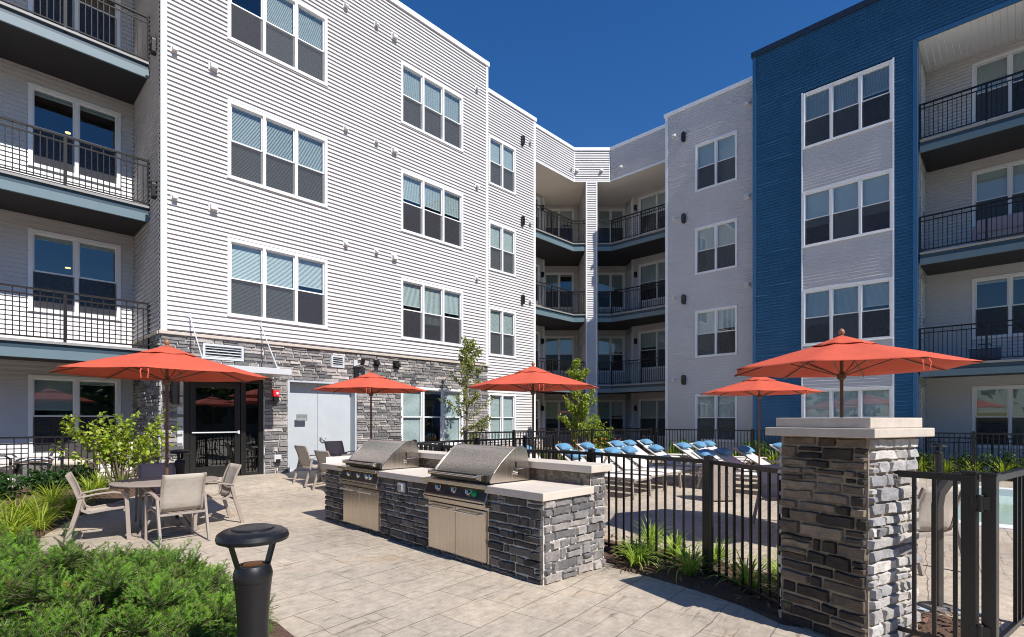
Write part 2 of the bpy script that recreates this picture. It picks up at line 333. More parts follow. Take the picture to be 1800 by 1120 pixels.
# ------------------------------------------------------------------ wall builders (wall frame: x right, y into the wall, z up)
def siding(mb, u0, u1, z0, z1, opens=(), course=.1067, depth=.028, seg=None, wav=0, seed=1, zref=0.0):
    rng = random.Random(seed)
    k0 = math.floor((z0 - zref) / course)
    ub = {u0, u1}
    for a, b, c, d in opens: ub |= {min(max(a, u0), u1), min(max(b, u0), u1)}
    if seg:
        k = u0 + seg
        while k < u1 - .1: ub.add(k); k += seg * rng.uniform(.7, 1.3)
    ub = sorted(ub)
    k = k0
    while zref + k * course < z1 - 1e-4:
        ca, cb = zref + k * course, zref + (k + 1) * course
        zb = {max(ca, z0), min(cb, z1)}
        for a, b, c, d in opens:
            for e in (c, d):
                if max(ca, z0) + 1e-4 < e < min(cb, z1) - 1e-4: zb.add(e)
        zb = sorted(zb)
        am = wav * (2.8 if rng.random() < .12 else 0); wv = [rng.uniform(-am, am) for _ in ub]
        for i in range(len(ub) - 1):
            a, b = ub[i], ub[i + 1]
            if b - a < 1e-4: continue
            for j in range(len(zb) - 1):
                p, q = zb[j], zb[j + 1]; um, zm = (a + b) / 2, (p + q) / 2
                if any(o[0] < um < o[1] and o[2] < zm < o[3] for o in opens): continue
                def off(z, w): t = (z - ca) / course; return -(depth * (1 - t) + .002 + w * (1 - t))
                mb.quad((a, off(p, wv[i]), p), (b, off(p, wv[i + 1]), p), (b, off(q, wv[i + 1]), q), (a, off(q, wv[i]), q))
                if abs(p - ca) < 1e-5: mb.quad((a, -.001, p), (b, -.001, p), (b, off(p, wv[i + 1]), p), (a, off(p, wv[i]), p))
        k += 1

def veneer(mb, u0, u1, z0, z1, opens=(), rows=(.07, .13), lens=(.16, .5), depth=(.02, .045), gap=.010, cell=.07, seed=1, pal=None, end=.0):
    """random coursed stones bulging out of the mortar plane y=0"""
    rng = random.Random(seed); nz = noise.noise
    ze = sorted({z0, z1} | {e for o in opens for e in (o[2], o[3]) if z0 < e < z1})
    for zi in range(len(ze) - 1):
        z = ze[zi]; top = ze[zi + 1]; n = max(1, round((top - z) / ((rows[0] + rows[1]) / 2)))
        hs_ = [rng.uniform(*rows) for _ in range(n)]; kk = (top - z) / sum(hs_)
        for h in hs_:
            h *= kk; zm = z + h / 2
            iv = [(u0, u1)]
            for o in opens:
                if o[2] < zm < o[3]:
                    nv = []
                    for a, b in iv:
                        if o[1] <= a or o[0] >= b: nv.append((a, b))
                        else:
                            if o[0] > a: nv.append((a, o[0]))
                            if o[1] < b: nv.append((o[1], b))
                    iv = nv
            for a, b in iv:
                u = a + rng.uniform(-end, end)
                bb = b + rng.uniform(-end, end)
                while u < bb - .02:
                    L = rng.uniform(*lens) * (1.0 if rng.random() < .75 else .6)
                    if u + L > bb - lens[0] * .6: L = bb - u
                    parts = [(z, h)]
                    if h > (rows[0] + rows[1]) * .52 and rng.random() < .38 and L < lens[1] * .8:
                        f = rng.uniform(.4, .6); parts = [(z, h * f), (z + h * f, h * (1 - f))]
                    for pz, ph in parts:
                        base = rng.choice(pal); v = rng.uniform(.82, 1.18)
                        mb.tint = tuple(min(1, c * v) for c in base)
                        d = rng.uniform(*depth); nu = max(3, int(L / cell) + 2); nv_ = max(3, int(ph / cell) + 2)
                        seedv = rng.uniform(0, 100); tilt = rng.uniform(-.3, .3); tv = rng.uniform(-.25, .25); vs_ = []
                        for j in range(nv_ + 1):
                            for i in range(nu + 1):
                                # cluster the grid lines near the edges for a rounded arris
                                s_ = i / nu; t_ = j / nv_
                                if i == 1: s_ = min(.3, .010 / L)
                                if i == nu - 1: s_ = 1 - min(.3, .010 / L)
                                if j == 1: t_ = min(.3, .010 / ph)
                                if j == nv_ - 1: t_ = 1 - min(.3, .010 / ph)
                                uu = u + gap / 2 + s_ * (L - gap); zz = pz + gap / 2 + t_ * (ph - gap)
                                edge = i in (0, nu) or j in (0, nv_)
                                wob = .011 if edge or i in (1, nu - 1) or j in (1, nv_ - 1) else .003
                                q = Vector((uu * 9, zz * 9, seedv))
                                uu += wob * nz(q) * min(1, 2.2 * L / .3); zz += wob * .9 * nz(q + Vector((31, 7, 3)))
                                if edge: y = .003
                                else: y = -(d * (1 + tilt * (s_ - .5) + tv * (t_ - .5)) + .013 * nz(Vector((uu * 15, zz * 19, seedv + 9))) + .006 * nz(Vector((uu * 42, zz * 42, seedv))))
                                vs_.append((uu, y, zz))
                        w = nu + 1
                        mb.add(vs_, [(j * w + i, j * w + i + 1, (j + 1) * w + i + 1, (j + 1) * w + i) for j in range(nv_) for i in range(nu)])
                    u += L
            z += h
    mb.tint = (1, 1, 1)
PAL_WALL = [(.42, .39, .37), (.33, .315, .31), (.22, .215, .215), (.50, .46, .425), (.37, .35, .34), (.28, .268, .262), (.155, .153, .158), (.60, .56, .52), (.25, .243, .245)]
PAL_ISL = [(.105, .095, .09), (.07, .065, .063), (.15, .135, .125), (.20, .175, .155), (.12, .105, .098), (.25, .215, .185), (.085, .076, .07), (.16, .14, .125)]
PAL_PIL_SHADE = [(.24, .185, .135), (.17, .13, .093), (.062, .046, .035), (.036, .029, .024), (.21, .16, .115), (.30, .235, .17), (.11, .083, .062), (.18, .14, .105), (.048, .038, .031), (.075, .058, .045)]  # pillar stones darkened and warmed for the face in shade

bld = thing("apartment_building", "four storey apartment building with white and blue siding, stone base and balconies", "building")

def window(MW, u0, u1, z0, z1, n, up="bbb", lo="bbb", seed=0, screens=True, meet=.5, room_d=.9, lamp=False):
    """window part (white casing) with sub-parts sash, pane, insect_screen, blind, room"""
    rng = random.Random(seed); mb = MB(MW); c = .07; angw = rng.choice([60, 68, 72, 75, 78]); up = [k if k != 'b' or rng.random() > .22 else rng.choice('uh') for k in (up * 3)[:n]]
    mb.box(u0 - .012, -.045, z0 - .012, u0 + c, .06, z1 + .012); mb.box(u1 - c, -.045, z0 - .012, u1 + .012, .06, z1 + .012)
    mb.box(u0 + c, -.043, z1 - c, u1 - c, .06, z1 + .012); mb.box(u0 + c, -.043, z0 - .012, u1 - c, .06, z0 + c)
    mb.box(u0 - .02, -.058, z0 - .02, u1 + .02, -.03, z0 + .012)
    w = (u1 - u0 - 2 * c - (n - 1) * .075) / n; cells = []
    for i in range(n):
        a = u0 + c + i * (w + .075); cells.append((a, a + w))
        if i: mb.box(a - .075, -.040, z0 + c, a, .06, z1 - c)
    wo = mb.build("window", M["trim"], bld, bevel=.004, segs=1)
    sa = MB(MW); gl = MB(MW); sc = MB(MW); bl = MB(MW); f = .03; zl, zh = z0 + c, z1 - c; zm = zl + (zh - zl) * meet
    for i, (a, b) in enumerate(cells):
        for (p, q, y) in ((zm - .02, zh, .008), (zl, zm + .02, .032)):
            sa.box(a, y, p, a + f, y + .03, q); sa.box(b - f, y, p, b, y + .03, q); sa.box(a + f, y, q - f, b - f, y + .03, q); sa.box(a + f, y, p, b - f, y + .03, p + f)
            gl.quad((a + f, y + .014, p + f), (b - f, y + .014, p + f), (b - f, y + .014, q - f), (a + f, y + .014, q - f))
        if screens: sc.quad((a + .006, .016, zl + .006), (b - .006, .016, zl + .006), (b - .006, .016, zm - .025), (a + .006, .016, zm - .025))
        ku = up[i % len(up)]; kl = lo[i % len(lo)]
        def slats(p, q, ang):
            z = q
            bl.box(a + .02, .07, q - .03, b - .02, .10, q)
            while z > p + .02:
                dz = .019 * math.sin(ang); dy = .019 * math.cos(ang)
                bl.quad((a + .02, .085 - dy, z - dz), (b - .02, .085 - dy, z - dz), (b - .02, .085 + dy, z + dz), (a + .02, .085 + dy, z + dz)); z -= .033
            bl.box(a + .02, .072, p, b - .02, .098, p + .02)
        drop = {"b": zl, "h": zl + (zh - zl) * rng.uniform(.28, .36), "u": zm + .12, "o": zh - .12}[ku]
        if ku == "s": drop = zl
        slats(drop + .01, zh, R(angw + rng.uniform(-2, 2)))
    sa.build("sash", M["trim"], wo); gl.build("pane", M["glass"], wo)
    if screens: sc.build("insect_screen", M["screen"], wo)
    if bl.f: bl.build("blind", M["blind"], wo)
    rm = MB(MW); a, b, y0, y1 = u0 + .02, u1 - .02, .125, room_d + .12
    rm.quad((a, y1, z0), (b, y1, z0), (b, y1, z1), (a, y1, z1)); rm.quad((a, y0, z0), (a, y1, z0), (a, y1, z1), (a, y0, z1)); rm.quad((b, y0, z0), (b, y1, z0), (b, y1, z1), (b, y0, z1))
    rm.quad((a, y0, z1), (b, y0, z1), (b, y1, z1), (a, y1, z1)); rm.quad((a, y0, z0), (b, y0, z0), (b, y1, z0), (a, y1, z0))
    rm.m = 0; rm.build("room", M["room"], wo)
    if lamp:
        lm = MB(MW); lm.lathe([(.055, -.02), (.055, 0)], 12, ((u0 + u1) / 2 - .1, .55, z1 - .62)); lm.build("ceiling_lamp", M["warm"], wo)
    return wo

HEAD = [2.62, 5.95, 9.26, 12.58]; WH = 1.86
def win_rows(u0, u1, rows=(0, 1, 2, 3)): return [(u0 + .03, u1 - .03, HEAD[r] - WH + .03, HEAD[r] - .03) for r in rows]
def siding_part(MW, u0, u1, z0, z1, opens=(), mat="siding", name="siding_wall", **k):
    mb = MB(MW); siding(mb, u0, u1, z0, z1, opens, **k); return mb.build(name, M[mat], bld)
def trim_box(MW, boxes, mat="trim", name="trim_board", bevel=.003):
    for b in boxes: mb = MB(MW); mb.box(*b); mb.build(name, M[mat], bld, bevel=bevel, segs=1)
ROOF = 14.30; X0 = 2.99; BW = -3.0          # roof line, corner of the white wing, outer end of the recess
# --- white wing: stone base and siding above (plane Y = 13.61)
MA = wallM((0, 13.61), (1, 0))
wA = [(4.35, 6.85), (9.25, 11.74)]
op = [o for a, b in wA for o in win_rows(a, b, (1, 2, 3))]
siding_part(MA, X0 + .11, 12.84, 3.60, ROOF, op, seed=3, seg=2.7, wav=.0012, depth=.037)
dop = [(3.42, 5.19, 0, 2.62), (5.78, 7.75, 0, 2.64)]; wop = [(9.28, 11.71, HEAD[0] - WH + .03, HEAD[0] - .03)]
lop = [(3.81, 4.70, 3.02, 3.38), (6.97, 7.36, 3.05, 3.38)]
mb = MB(MA); veneer(mb, X0, 12.93, .12, 3.50, dop + wop + lop, rows=(.06, .125), lens=(.16, .52), depth=(.02, .05), cell=.11, seed=5, pal=PAL_WALL, end=.012)
mb.m = 1
def backing(mb, u0, u1, z0, z1, opens):
    us = sorted({u0, u1} | {o[i] for o in opens for i in (0, 1)}); zs = sorted({z0, z1} | {o[i] for o in opens for i in (2, 3) if z0 < o[i] < z1})
    for i in range(len(us) - 1):
        for j in range(len(zs) - 1):
            um, zm = (us[i] + us[i + 1]) / 2, (zs[j] + zs[j + 1]) / 2
            if any(o[0] < um < o[1] and o[2] < zm < o[3] for o in opens): continue
            mb.quad((us[i], 0, zs[j]), (us[i + 1], 0, zs[j]), (us[i + 1], 0, zs[j + 1]), (us[i], 0, zs[j + 1]))
backing(mb, X0, 12.93, .0, 3.50, dop + wop + lop)
# the return of the base into the balcony recess
mb.M = wallM((X0, 16.2), (0, -1)); mb.m = 0; veneer(mb, 0, 2.59, .12, 3.50, [], rows=(.06, .125), lens=(.16, .5), depth=(.02, .05), cell=.11, seed=8, pal=PAL_WALL, end=.012); mb.m = 1; backing(mb, 0, 2.59, 0, 3.5, [])
mb.M = wallM((12.93, 13.61), (0, 1)); mb.m = 1; mb.quad((0, 0, 0), (1.2, 0, 0), (1.2, 0, 3.5), (0, 0, 3.5)); mb.m = 0
mb.build("stone_base", [M["stone"], M["mortar"]], bld, smooth=38)
trim_box(MA, [(X0 - .05, -.085, 3.50, 12.95, .02, 3.575)], "cap", "stone_ledge", .008)
trim_box(wallM((X0, 16.2), (0, -1)), [(0, -.06, 3.50, 2.52, .02, 3.575)], "cap", "stone_ledge", .008)
trim_box(MA, [(X0 - .01, -.035, 3.575, X0 + .115, .03, ROOF - .1), (12.83, -.035, 3.575, 12.935, .03, ROOF - .1)])
trim_box(MA, [(X0 - .06, -.07, ROOF - .10, 12.97, .30, ROOF + .06)], "trim", "roof_coping")
MR = wallM((X0, 16.2), (0, -1))                                             # return wall, faces -X
siding_part(MR, 0, 2.59, 3.60, 12.8, seed=4, depth=.036)
MRC = wallM((12.93, 13.64), (0, 1))
for i, (a, b) in enumerate(wA):
    for r in (1, 2, 3):
        kinds = [("bbb", "bbb"), ("bbb", "bbb"), ("obb", "bbb")] if i == 0 else [("uhu", "bbb"), ("bbb", "bbb"), ("bbb", "bbb")]
        window(MA, a, b, HEAD[r] - WH, HEAD[r], 3, *kinds[r - 1], seed=r * 7 + i)
window(MA, 9.25, 11.74, HEAD[0] - WH, HEAD[0], 3, "bob", seed=77, screens=False)
# --- set back bay (plane Y = 14.66)
MB_ = wallM((0, 14.66), (1, 0))
siding_part(MB_, 12.93, 16.58, .15, ROOF, win_rows(13.97, 15.46), seed=6, seg=2.2, wav=.0012, depth=.037)
trim_box(MB_, [(16.57, -.035, .12, 16.70, .08, ROOF - .1), (12.96, -.030, .12, 13.06, .03, ROOF - .1)])
trim_box(MB_, [(12.97, -.065, ROOF - .10, 16.74, .30, ROOF + .055)], "trim", "roof_coping")
for r in range(4): window(MB_, 13.97, 15.46, HEAD[r] - WH, HEAD[r], 2, "bb", seed=90 + r, screens=r > 0)
siding_part(wallM((12.93, 13.62), (0, 1)), .04, 1.0, .1, ROOF, seed=2)
# --- the notched corner: friezes, column, divider, recess walls
FZ = 12.80
siding_part(wallM((0, 14.93), (1, 0)), 16.70, 19.74, FZ, ROOF, seed=11, depth=.036)
P1 = axial(2.903, 24.6); P2 = axial(4.60, 24.6)
MCH = wallM((*axial(0, 24.6),), (S_, -C_))
siding_part(MCH, 2.94, 4.57, FZ, ROOF, seed=12, depth=.036)
MFR = wallM((20.94, 0), (0, -1))
siding_part(MFR, -13.67, -10.5, FZ, ROOF, seed=13)
trim_box(wallM((0, 14.93), (1, 0)), [(16.74, -.06, ROOF - .1, 19.78, .25, ROOF + .05), (16.70, -.03, FZ - .06, 19.76, .04, FZ + .03)], name="roof_coping")
trim_box(MCH, [(2.88, -.06, ROOF - .1, 4.63, .25, ROOF + .052), (2.90, -.03, FZ - .058, 4.61, .04, FZ + .03)], name="roof_coping")
trim_box(MFR, [(-13.73, -.06, ROOF - .1, -10.4, .25, ROOF + .05), (-13.70, -.03, FZ - .06, -10.4, .04, FZ + .03)], name="roof_coping")
trim_box(MCH, [(2.90, -.03, FZ + .03, 2.96, .02, ROOF - .1), (4.545, -.03, FZ + .03, 4.605, .02, ROOF - .1)])
mb = MB(); zf = FZ - .02
mb.add([(*p, zf) for p in ((16.0, 14.90), P1, P2, (20.90, 10.3), (24.2, 10.3), axial(6.2, 28.0), axial(1.4, 28.0), (16.0, 17.3))], [tuple(range(8))])
mb.build("soffit", M["soffit"], bld)
cx0, cx1 = 3.455, 4.0
siding_part(MCH, cx0 + .06, cx1 - .06, .05, FZ - .06, seed=14, depth=.034)
trim_box(MCH, [(cx0, -.03, .05, cx0 + .07, .10, FZ - .06), (cx1 - .07, -.03, .05, cx1, .10, FZ - .06)], name="column_trim")
siding_part(wallM((*axial(cx0 + .01, 27.35),), tuple(-Vector(axial(0, 1)))), 0, 2.66, .05, FZ - .03, seed=15, depth=.026)     # divider, one face
siding_part(wallM((*axial(cx1 - .01, 24.7),), axial(0, 1)), 0, 2.65, .05, FZ - .03, seed=16, depth=.026)               # divider, other face
MBK = wallM((*axial(0, 27.35),), (S_, -C_))
siding_part(MBK, 1.55, cx0, .05, FZ - .03, win_rows(1.68, 3.22), seed=17, depth=.026)
siding_part(MBK, cx1, 5.97, .05, FZ - .03, win_rows(4.42, 5.86), seed=18, depth=.026)
MSL = wallM((0, 17.02), (1, 0)); MSR = wallM((23.12, 0), (0, -1))
siding_part(MSL, 16.5, 20.04, .05, FZ - .03, win_rows(17.9, 19.70), seed=19, depth=.026)
siding_part(MSR, -13.8, -10.0, .05, FZ - .03, win_rows(-13.45, -11.5), seed=20, depth=.026)
siding_part(wallM((*axial(1.58, 26.24),), axial(0, 1)), 0, 1.15, .05, FZ - .03, seed=21, depth=.026)
MJR = wallM((*axial(5.95, 27.37),), tuple(Vector((23.12, 13.8)) - Vector(axial(5.95, 27.37))))
siding_part(MJR, 0, 1.2, .05, FZ - .03, [(.13, 1.0, z - 2.35, z) for z in HEAD], seed=22, depth=.026)
for r, z in enumerate(HEAD):
    d = MB(MJR); d.box(.13, -.02, z - 2.35, 1.0, .03, z); do = d.build("balcony_door", M["white"], bld, bevel=.004)
    h = MB(MJR); h.tube([(.9, -.06, z - 1.35), (.9, -.06, z - 1.2)], .012, 6); h.build("door_handle", M["chrome"], do)
trim_box(MSR, [(-13.86, -.03, .05, -13.76, .03, FZ - .04), (-10.9, -.03, .05, -10.75, .05, FZ - .04)])
trim_box(MSL, [(19.97, -.03, .05, 20.07, .03, FZ - .04)])
for r in range(4):
    window(MBK, 1.68, 3.22, HEAD[r] - WH, HEAD[r], 2, "uo" if r == 2 else "hb", seed=30 + r); window(MBK, 4.42, 5.86, HEAD[r] - WH, HEAD[r], 2, "bb" if r == 3 else "hu", seed=40 + r)
    window(MSR, -13.45, -11.5, HEAD[r] - WH, HEAD[r], 2, "bb" if r != 1 else "ub", seed=50 + r); window(MSL, 17.9, 19.70, HEAD[r] - WH, HEAD[r], 2, "bb", seed=60 + r)
# --- shaded white bay (plane X = 20.28)
MD = wallM((20.28, 0), (0, -1))
siding_part(MD, -10.44, -6.86, .05, ROOF, win_rows(-9.24, -7.60), seed=23, seg=1.1, wav=.004, depth=.030)
trim_box(MD, [(-10.55, -.035, .05, -10.43, .4, ROOF - .1)]); trim_box(MD, [(-10.60, -.06, ROOF - .1, -6.80, .3, ROOF + .055)], name="roof_coping")
siding_part(wallM((23.2, 10.50), (-1, 0)), 0, 2.3, .05, FZ, seed=24)
siding_part(wallM((20.31, 10.52), (-1, 0)), -.6, 0, .05, ROOF, seed=24)
for r in range(4): window(MD, -9.24, -7.60, HEAD[r] - WH, HEAD[r], 2, "bb" if r != 1 else "bu", seed=100 + r, screens=r > 0 or True)
# --- blue bay (plane X = 19.6) with white panels between the windows
ME = wallM((19.6, 0), (0, -1)); RB = 14.72
siding_part(ME, -6.70, -5.19, .05, RB, seed=25, mat="siding_blue", seg=.8, wav=.004, depth=.030)
siding_part(ME, -5.19, -2.68, HEAD[3] + .06, RB, seed=26, mat="siding_blue", seg=.8, wav=.004, depth=.030)
siding_part(ME, -2.68, -2.16, .05, RB, seed=27, mat="siding_blue", seg=.8, wav=.004, depth=.030)
siding_part(ME, -2.16, 5.4, 12.93, RB, seed=28, mat="siding_blue", seg=1.3, wav=.004, depth=.030)
siding_part(ME, -5.20, -2.67, .05, HEAD[3] - .05, [(-5.18, -2.69, z - WH + .03, z - .03) for z in HEAD], seed=29, seg=.8, wav=.003, depth=.030)
trim_box(ME, [(-5.215, -.042, .05, -5.172, .02, HEAD[3] + .05), (-2.698, -.042, .05, -2.655, .02, HEAD[3] + .05)])
trim_box(ME, [(-6.80, -.035, .05, -6.68, .7, RB - .12), (-2.20, -.035, .05, -2.08, .12, 12.9), (-2.08, -.04, 12.84, 5.4, .03, 12.95)], "trim_blue", "corner_trim")
trim_box(ME, [(-6.84, -.07, RB - .14, 5.4, .3, RB + .05)], "coping_dark", "roof_coping")
for r in range(4): window(ME, -5.18, -2.69, HEAD[r] - WH, HEAD[r], 3, "bbu" if r == 3 else "bbb", seed=120 + r)
# --- right balcony recess (back wall X = 21.6)
MG = wallM((21.6, 0), (0, -1))
wr = [(-.95, 1.55), (2.6, 4.4)]
siding_part(MG, -2.10, 5.4, .05, 12.9, [o for a, b in wr for o in win_rows(a, b)], seed=31, depth=.030)
for r in range(4):
    window(MG, -.95, 1.55, HEAD[r] - WH, HEAD[r], 3, ["bbb", "ooo", "bbb", "bbb"][r], seed=140 + r)
    window(MG, 2.6, 4.4, HEAD[r] - WH, HEAD[r], 2, "bb", seed=150 + r)
MRT = wallM((19.68, 2.10), (1, 0))
siding_part(MRT, .02, 1.95, .05, 12.9, [(.75, 1.65, z - 2.38, z) for z in HEAD], seed=32, depth=.026)
for z in HEAD:
    d = MB(MRT); d.box(.75, -.03, z - 2.38, 1.65, .04, z); do = d.build("balcony_door", M["white"], bld, bevel=.004)
    h = MB(MRT); h.tube([(.85, -.07, z - 1.4), (.85, -.07, z - 1.22)], .013, 6); h.build("door_handle", M["black"], do)
siding_part(wallM((21.6, -5.4), (-1, 0)), 0, 2.0, .05, 12.9, seed=33)
mb = MB(); y = 2.12
while y > -5.4: mb.box(19.62, y - .148, 12.88, 21.62, y, 12.90); y -= .152
mb.build("soffit", M["soffit_white"], bld)
# --- left balcony recess (back wall Y = 16.2)
MH = wallM((0, 16.2), (1, 0))
siding_part(MH, BW, X0, .2, 12.8, win_rows(1.0, 2.69) + win_rows(-2.2, -.2), seed=34, depth=.030)
for r in range(4):
    window(MH, 1.0, 2.69, HEAD[r] - WH, HEAD[r], 2, "oo" if r in (1, 2) else "uo", seed=160 + r, lamp=r > 0, room_d=1.6); window(MH, -2.2, -.2, HEAD[r] - WH, HEAD[r], 2, "bb", seed=170 + r)
mb = MB(); mb.box(BW, 14.3, 12.80, X0, 16.2, 12.85); mb.build("soffit", M["soffit"], bld)
siding_part(wallM((0, 14.35), (1, 0)), BW, X0, 12.8, ROOF, seed=35)
# --- volume behind the walls: roof decks and hidden sides
mb = MB(); mb.box(BW, 17.9, 0, 19, 26, ROOF - .3); mb.box(BW, 15.2, ROOF - .32, 16.6, 18, ROOF - .28); mb.box(16.6, 15.4, FZ + .1, 20, 18, ROOF - .28); mb.box(25, -5.4, 0, 34, 20, ROOF - .3)
mb.box(21.4, -5.4, ROOF - .36, 25, 10.4, ROOF - .32); mb.box(BW - .1, 14.6, 0, BW, 18, ROOF - .3)
mb.box(19, 18.2, 0, 25.1, 24, ROOF - .3); mb.add([(*p, ROOF - .34) for p in ((16.7, 15.0), P1, P2, (21.0, 10.4), (26, 10.4), (26, 19), (16.7, 19))], [tuple(range(7))])
mb.build("roof_volume", M["coping_dark"], bld)

# --- balconies: a part each, with fascia, soffit and railing as sub-parts
def railing(mb, pts, zd, h=1.06, skip_ends=False, step=.105, post_every=1.45, over=0.0):
    P = [Vector((p[0], p[1], 0)) for p in pts]
    for i in range(len(P) - 1):
        a, b = P[i], P[i + 1]; L = (b - a).length; t = (b - a) / L
        def at(s, z): q = a + t * s; return (q.x, q.y, zd + z)
        mb.sweep([at(-.02, h), at(L + .02 + (over if i == len(P) - 2 else 0), h)], .052, .036); mb.sweep([at(0, h - .13), at(L, h - .13)], .026, .026); mb.sweep([at(0, .07), at(L, .07)], .026, .026)
        n = max(1, round(L / step)); 
        for k in range(1, n):
            top = h - .02 if k % 2 else h - .13
            mb.sweep([at(L * k / n, .07), at(L * k / n, top)], .017, .017, up=tuple(t))
        m = max(1, round(L / post_every))
        for k in range(m + 1):
            if k == m and i < len(P) - 2: continue
            mb.sweep([at(L * k / m, -.08), at(L * k / m, h - .01)], .05, .05, up=tuple(t))
def balcony(front, back, zd, rail_in=.05, dm="deck"):
    """front: polyline of the outer edge; back: the rest of the outline"""
    deck = MB(); poly = [*front, *back]
    n = len(poly); deck.add([(*p, zd) for p in poly] + [(*p, zd - .06) for p in poly], [tuple(range(n)), tuple(range(2 * n - 1, n - 1, -1))] + [(i, (i + 1) % n, (i + 1) % n + n, i + n) for i in range(n)])
    bo = deck.build("balcony", M[dm], bld)
    c = sum((Vector(p) for p in poly), Vector((0, 0))) / n
    def inset(dist):
        out = []
        for i, p in enumerate(front):
            d = [(Vector(front[j + 1]) - Vector(front[j])).normalized() for j in (i - 1, i) if 0 <= j < len(front) - 1]
            nn = [Vector((-x.y, x.x)) for x in d]; nn = [x if x.dot(c - Vector(p)) > 0 else -x for x in nn]
            k = sum(nn, Vector((0, 0))).normalized(); k = k / max(.4, k.dot(nn[0])); out.append(tuple(Vector(p) + k * dist))
        return out
    fa = MB(); q = [(*p, zd - .275) for p in inset(.03)]; fa.sweep(q, .05, .19); fa.build("fascia", M["fascia"], bo, bevel=.004, segs=1)
    fb = MB(); q = [(*p, zd - .115) for p in inset(.06)]; fb.sweep(q, .05, .12); fb.build("fascia", M["fascia_dark"], bo)
    ng = MB(); q = [(*p, zd - .03) for p in inset(.0)]; ng.sweep(q, .03, .05); ng.build("deck_edge", M["deck_edge"], bo)
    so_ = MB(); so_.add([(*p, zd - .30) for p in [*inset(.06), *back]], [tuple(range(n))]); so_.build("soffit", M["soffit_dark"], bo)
    rl = MB(); railing(rl, inset(rail_in), zd); rl.build("railing", M["rail"], bo)
    return bo
DECK = [3.24, 6.56, 9.90]
colp = axial(cx0, 24.62); colq = axial(cx1, 24.62)
for z in DECK:
    balcony([(BW, 14.52), (X0 - .03, 14.52)], [(X0 - .03, 16.18), (BW, 16.18)], z)
    balcony([(16.72, 14.98), (19.80, 14.98), colp], [axial(cx0, 27.3), axial(1.6, 27.3), (20.02, 17.0), (16.72, 17.0)], z, dm="deck_bounce")
    balcony([colq, (20.98, 13.66), (20.98, 10.56)], [(23.1, 10.56), (23.1, 13.8), axial(5.95, 27.3), axial(cx1, 27.3)], z, dm="deck_bounce")
    balcony([(19.62, 2.04), (19.62, -5.3)], [(21.58, -5.3), (21.58, 2.04)], z, dm="deck_bounce")
for pts, zd in (([(BW, 14.52), (X0 - .1, 14.52)], .24), ([(16.9, 15.0), (19.80, 15.0), colp], .2), ([colq, (20.98, 13.6), (20.98, 10.6)], .2), ([(19.7, 1.9), (19.7, -5.3)], .08)):
    rl = MB(); railing(rl, pts, zd, 1.0); rl.build("patio_railing", M["rail"], bld)

# --- storefront door, grey double door, louvres, canopy, vents
u = (3.42, 5.19); zt = 2.60; zb = .20
mb = MB(MA)
for a, b in ((3.42, 3.56), (4.66, 4.78), (5.08, 5.19)): mb.box(a, .03, zb, b, .14, zt)
mb.box(3.56, .032, zt - .1, 5.08, .138, zt); mb.box(4.78, .032, zb, 5.08, .138, zb + .1); mb.box(3.42, .2, zb, 5.19, .22, zt)
so1 = mb.build("storefront_frame", M["black"], bld, bevel=.004, segs=1)
mb = MB(MA); mb.quad((4.78, .07, zb + .1), (5.08, .07, zb + .1), (5.08, .07, zt - .1), (4.78, .07, zt - .1)); mb.build("sidelight_pane", M["glass_dark"], so1)
mb = MB(MA); mb.box(3.30, -.03, zb, 3.42, .06, zt + .04); mb.box(5.19, -.01, zb, 5.23, .06, zt + .04); mb.box(3.42, -.02, zt, 5.19, .06, zt + .05); mb.build("door_jamb", M["alu"], so1, bevel=.004, segs=1)
d = MB(MA); d.box(3.57, .05, zb + .02, 3.69, .10, zt - .11); d.box(4.53, .05, zb + .02, 4.65, .10, zt - .11); d.box(3.69, .05, zt - .25, 4.53, .10, zt - .11); d.box(3.69, .05, zb + .02, 4.53, .10, zb + .3)
do = d.build("glass_door", M["black"], bld, bevel=.004, segs=1)
mb = MB(MA); mb.quad((3.69, .075, zb + .3), (4.53, .075, zb + .3), (4.53, .075, zt - .25), (3.69, .075, zt - .25)); mb.build("pane", M["glass_dark"], do)
mb = MB(MA); mb.tube([(3.60, -.0, 1.30), (4.62, -.0, 1.30)], .016, 8); mb.box(3.60, 0, 1.28, 3.63, .05, 1.32); mb.box(4.58, -.02, 1.26, 4.62, .05, 1.34); mb.build("push_bar", M["alu"], do)
u0, u1, zt = 5.78, 7.75, 2.64; zb = .17
mb = MB(MA); mb.box(u0, -.03, zb, u0 + .055, .29, zt); mb.box(u1 - .055, -.03, zb, u1, .29, zt); mb.box(u0 + .055, -.03, zt - .055, u1 - .055, .29, zt); mb.build("door_frame", M["door_grey"], bld, bevel=.004, segs=1)
um = (u0 + u1) / 2 - .06
for k, (a, b) in enumerate(((u0 + .058, um), (um + .008, u1 - .058))):
    d = MB(MA); d.box(a, .22, zb + .01, b, .26, zt - .058); do = d.build("metal_door", M["door_grey"], bld, bevel=.003, segs=1)
    if k:
        h = MB(MA); h.lathe([(.035, 0), (.035, .01)], 14, (0, 0, 0)); h = MB(MA)
        h.tube([(a + .07, .22, 1.08), (a + .07, .16, 1.08), (a + .12, .155, 1.03), (a + .17, .158, 1.05), (a + .18, .16, 1.09)], .016, 8); h.cbox((a + .07, .21, 1.08), .06, .02, .07); h.build("door_handle", M["chrome"], do, smooth=60)
    else:
        kp = MB(MA); kp.box(a + .02, .212, zb + .02, b - .02, .219, zb + .12); kp.build("kick_plate", M["alu"], do)
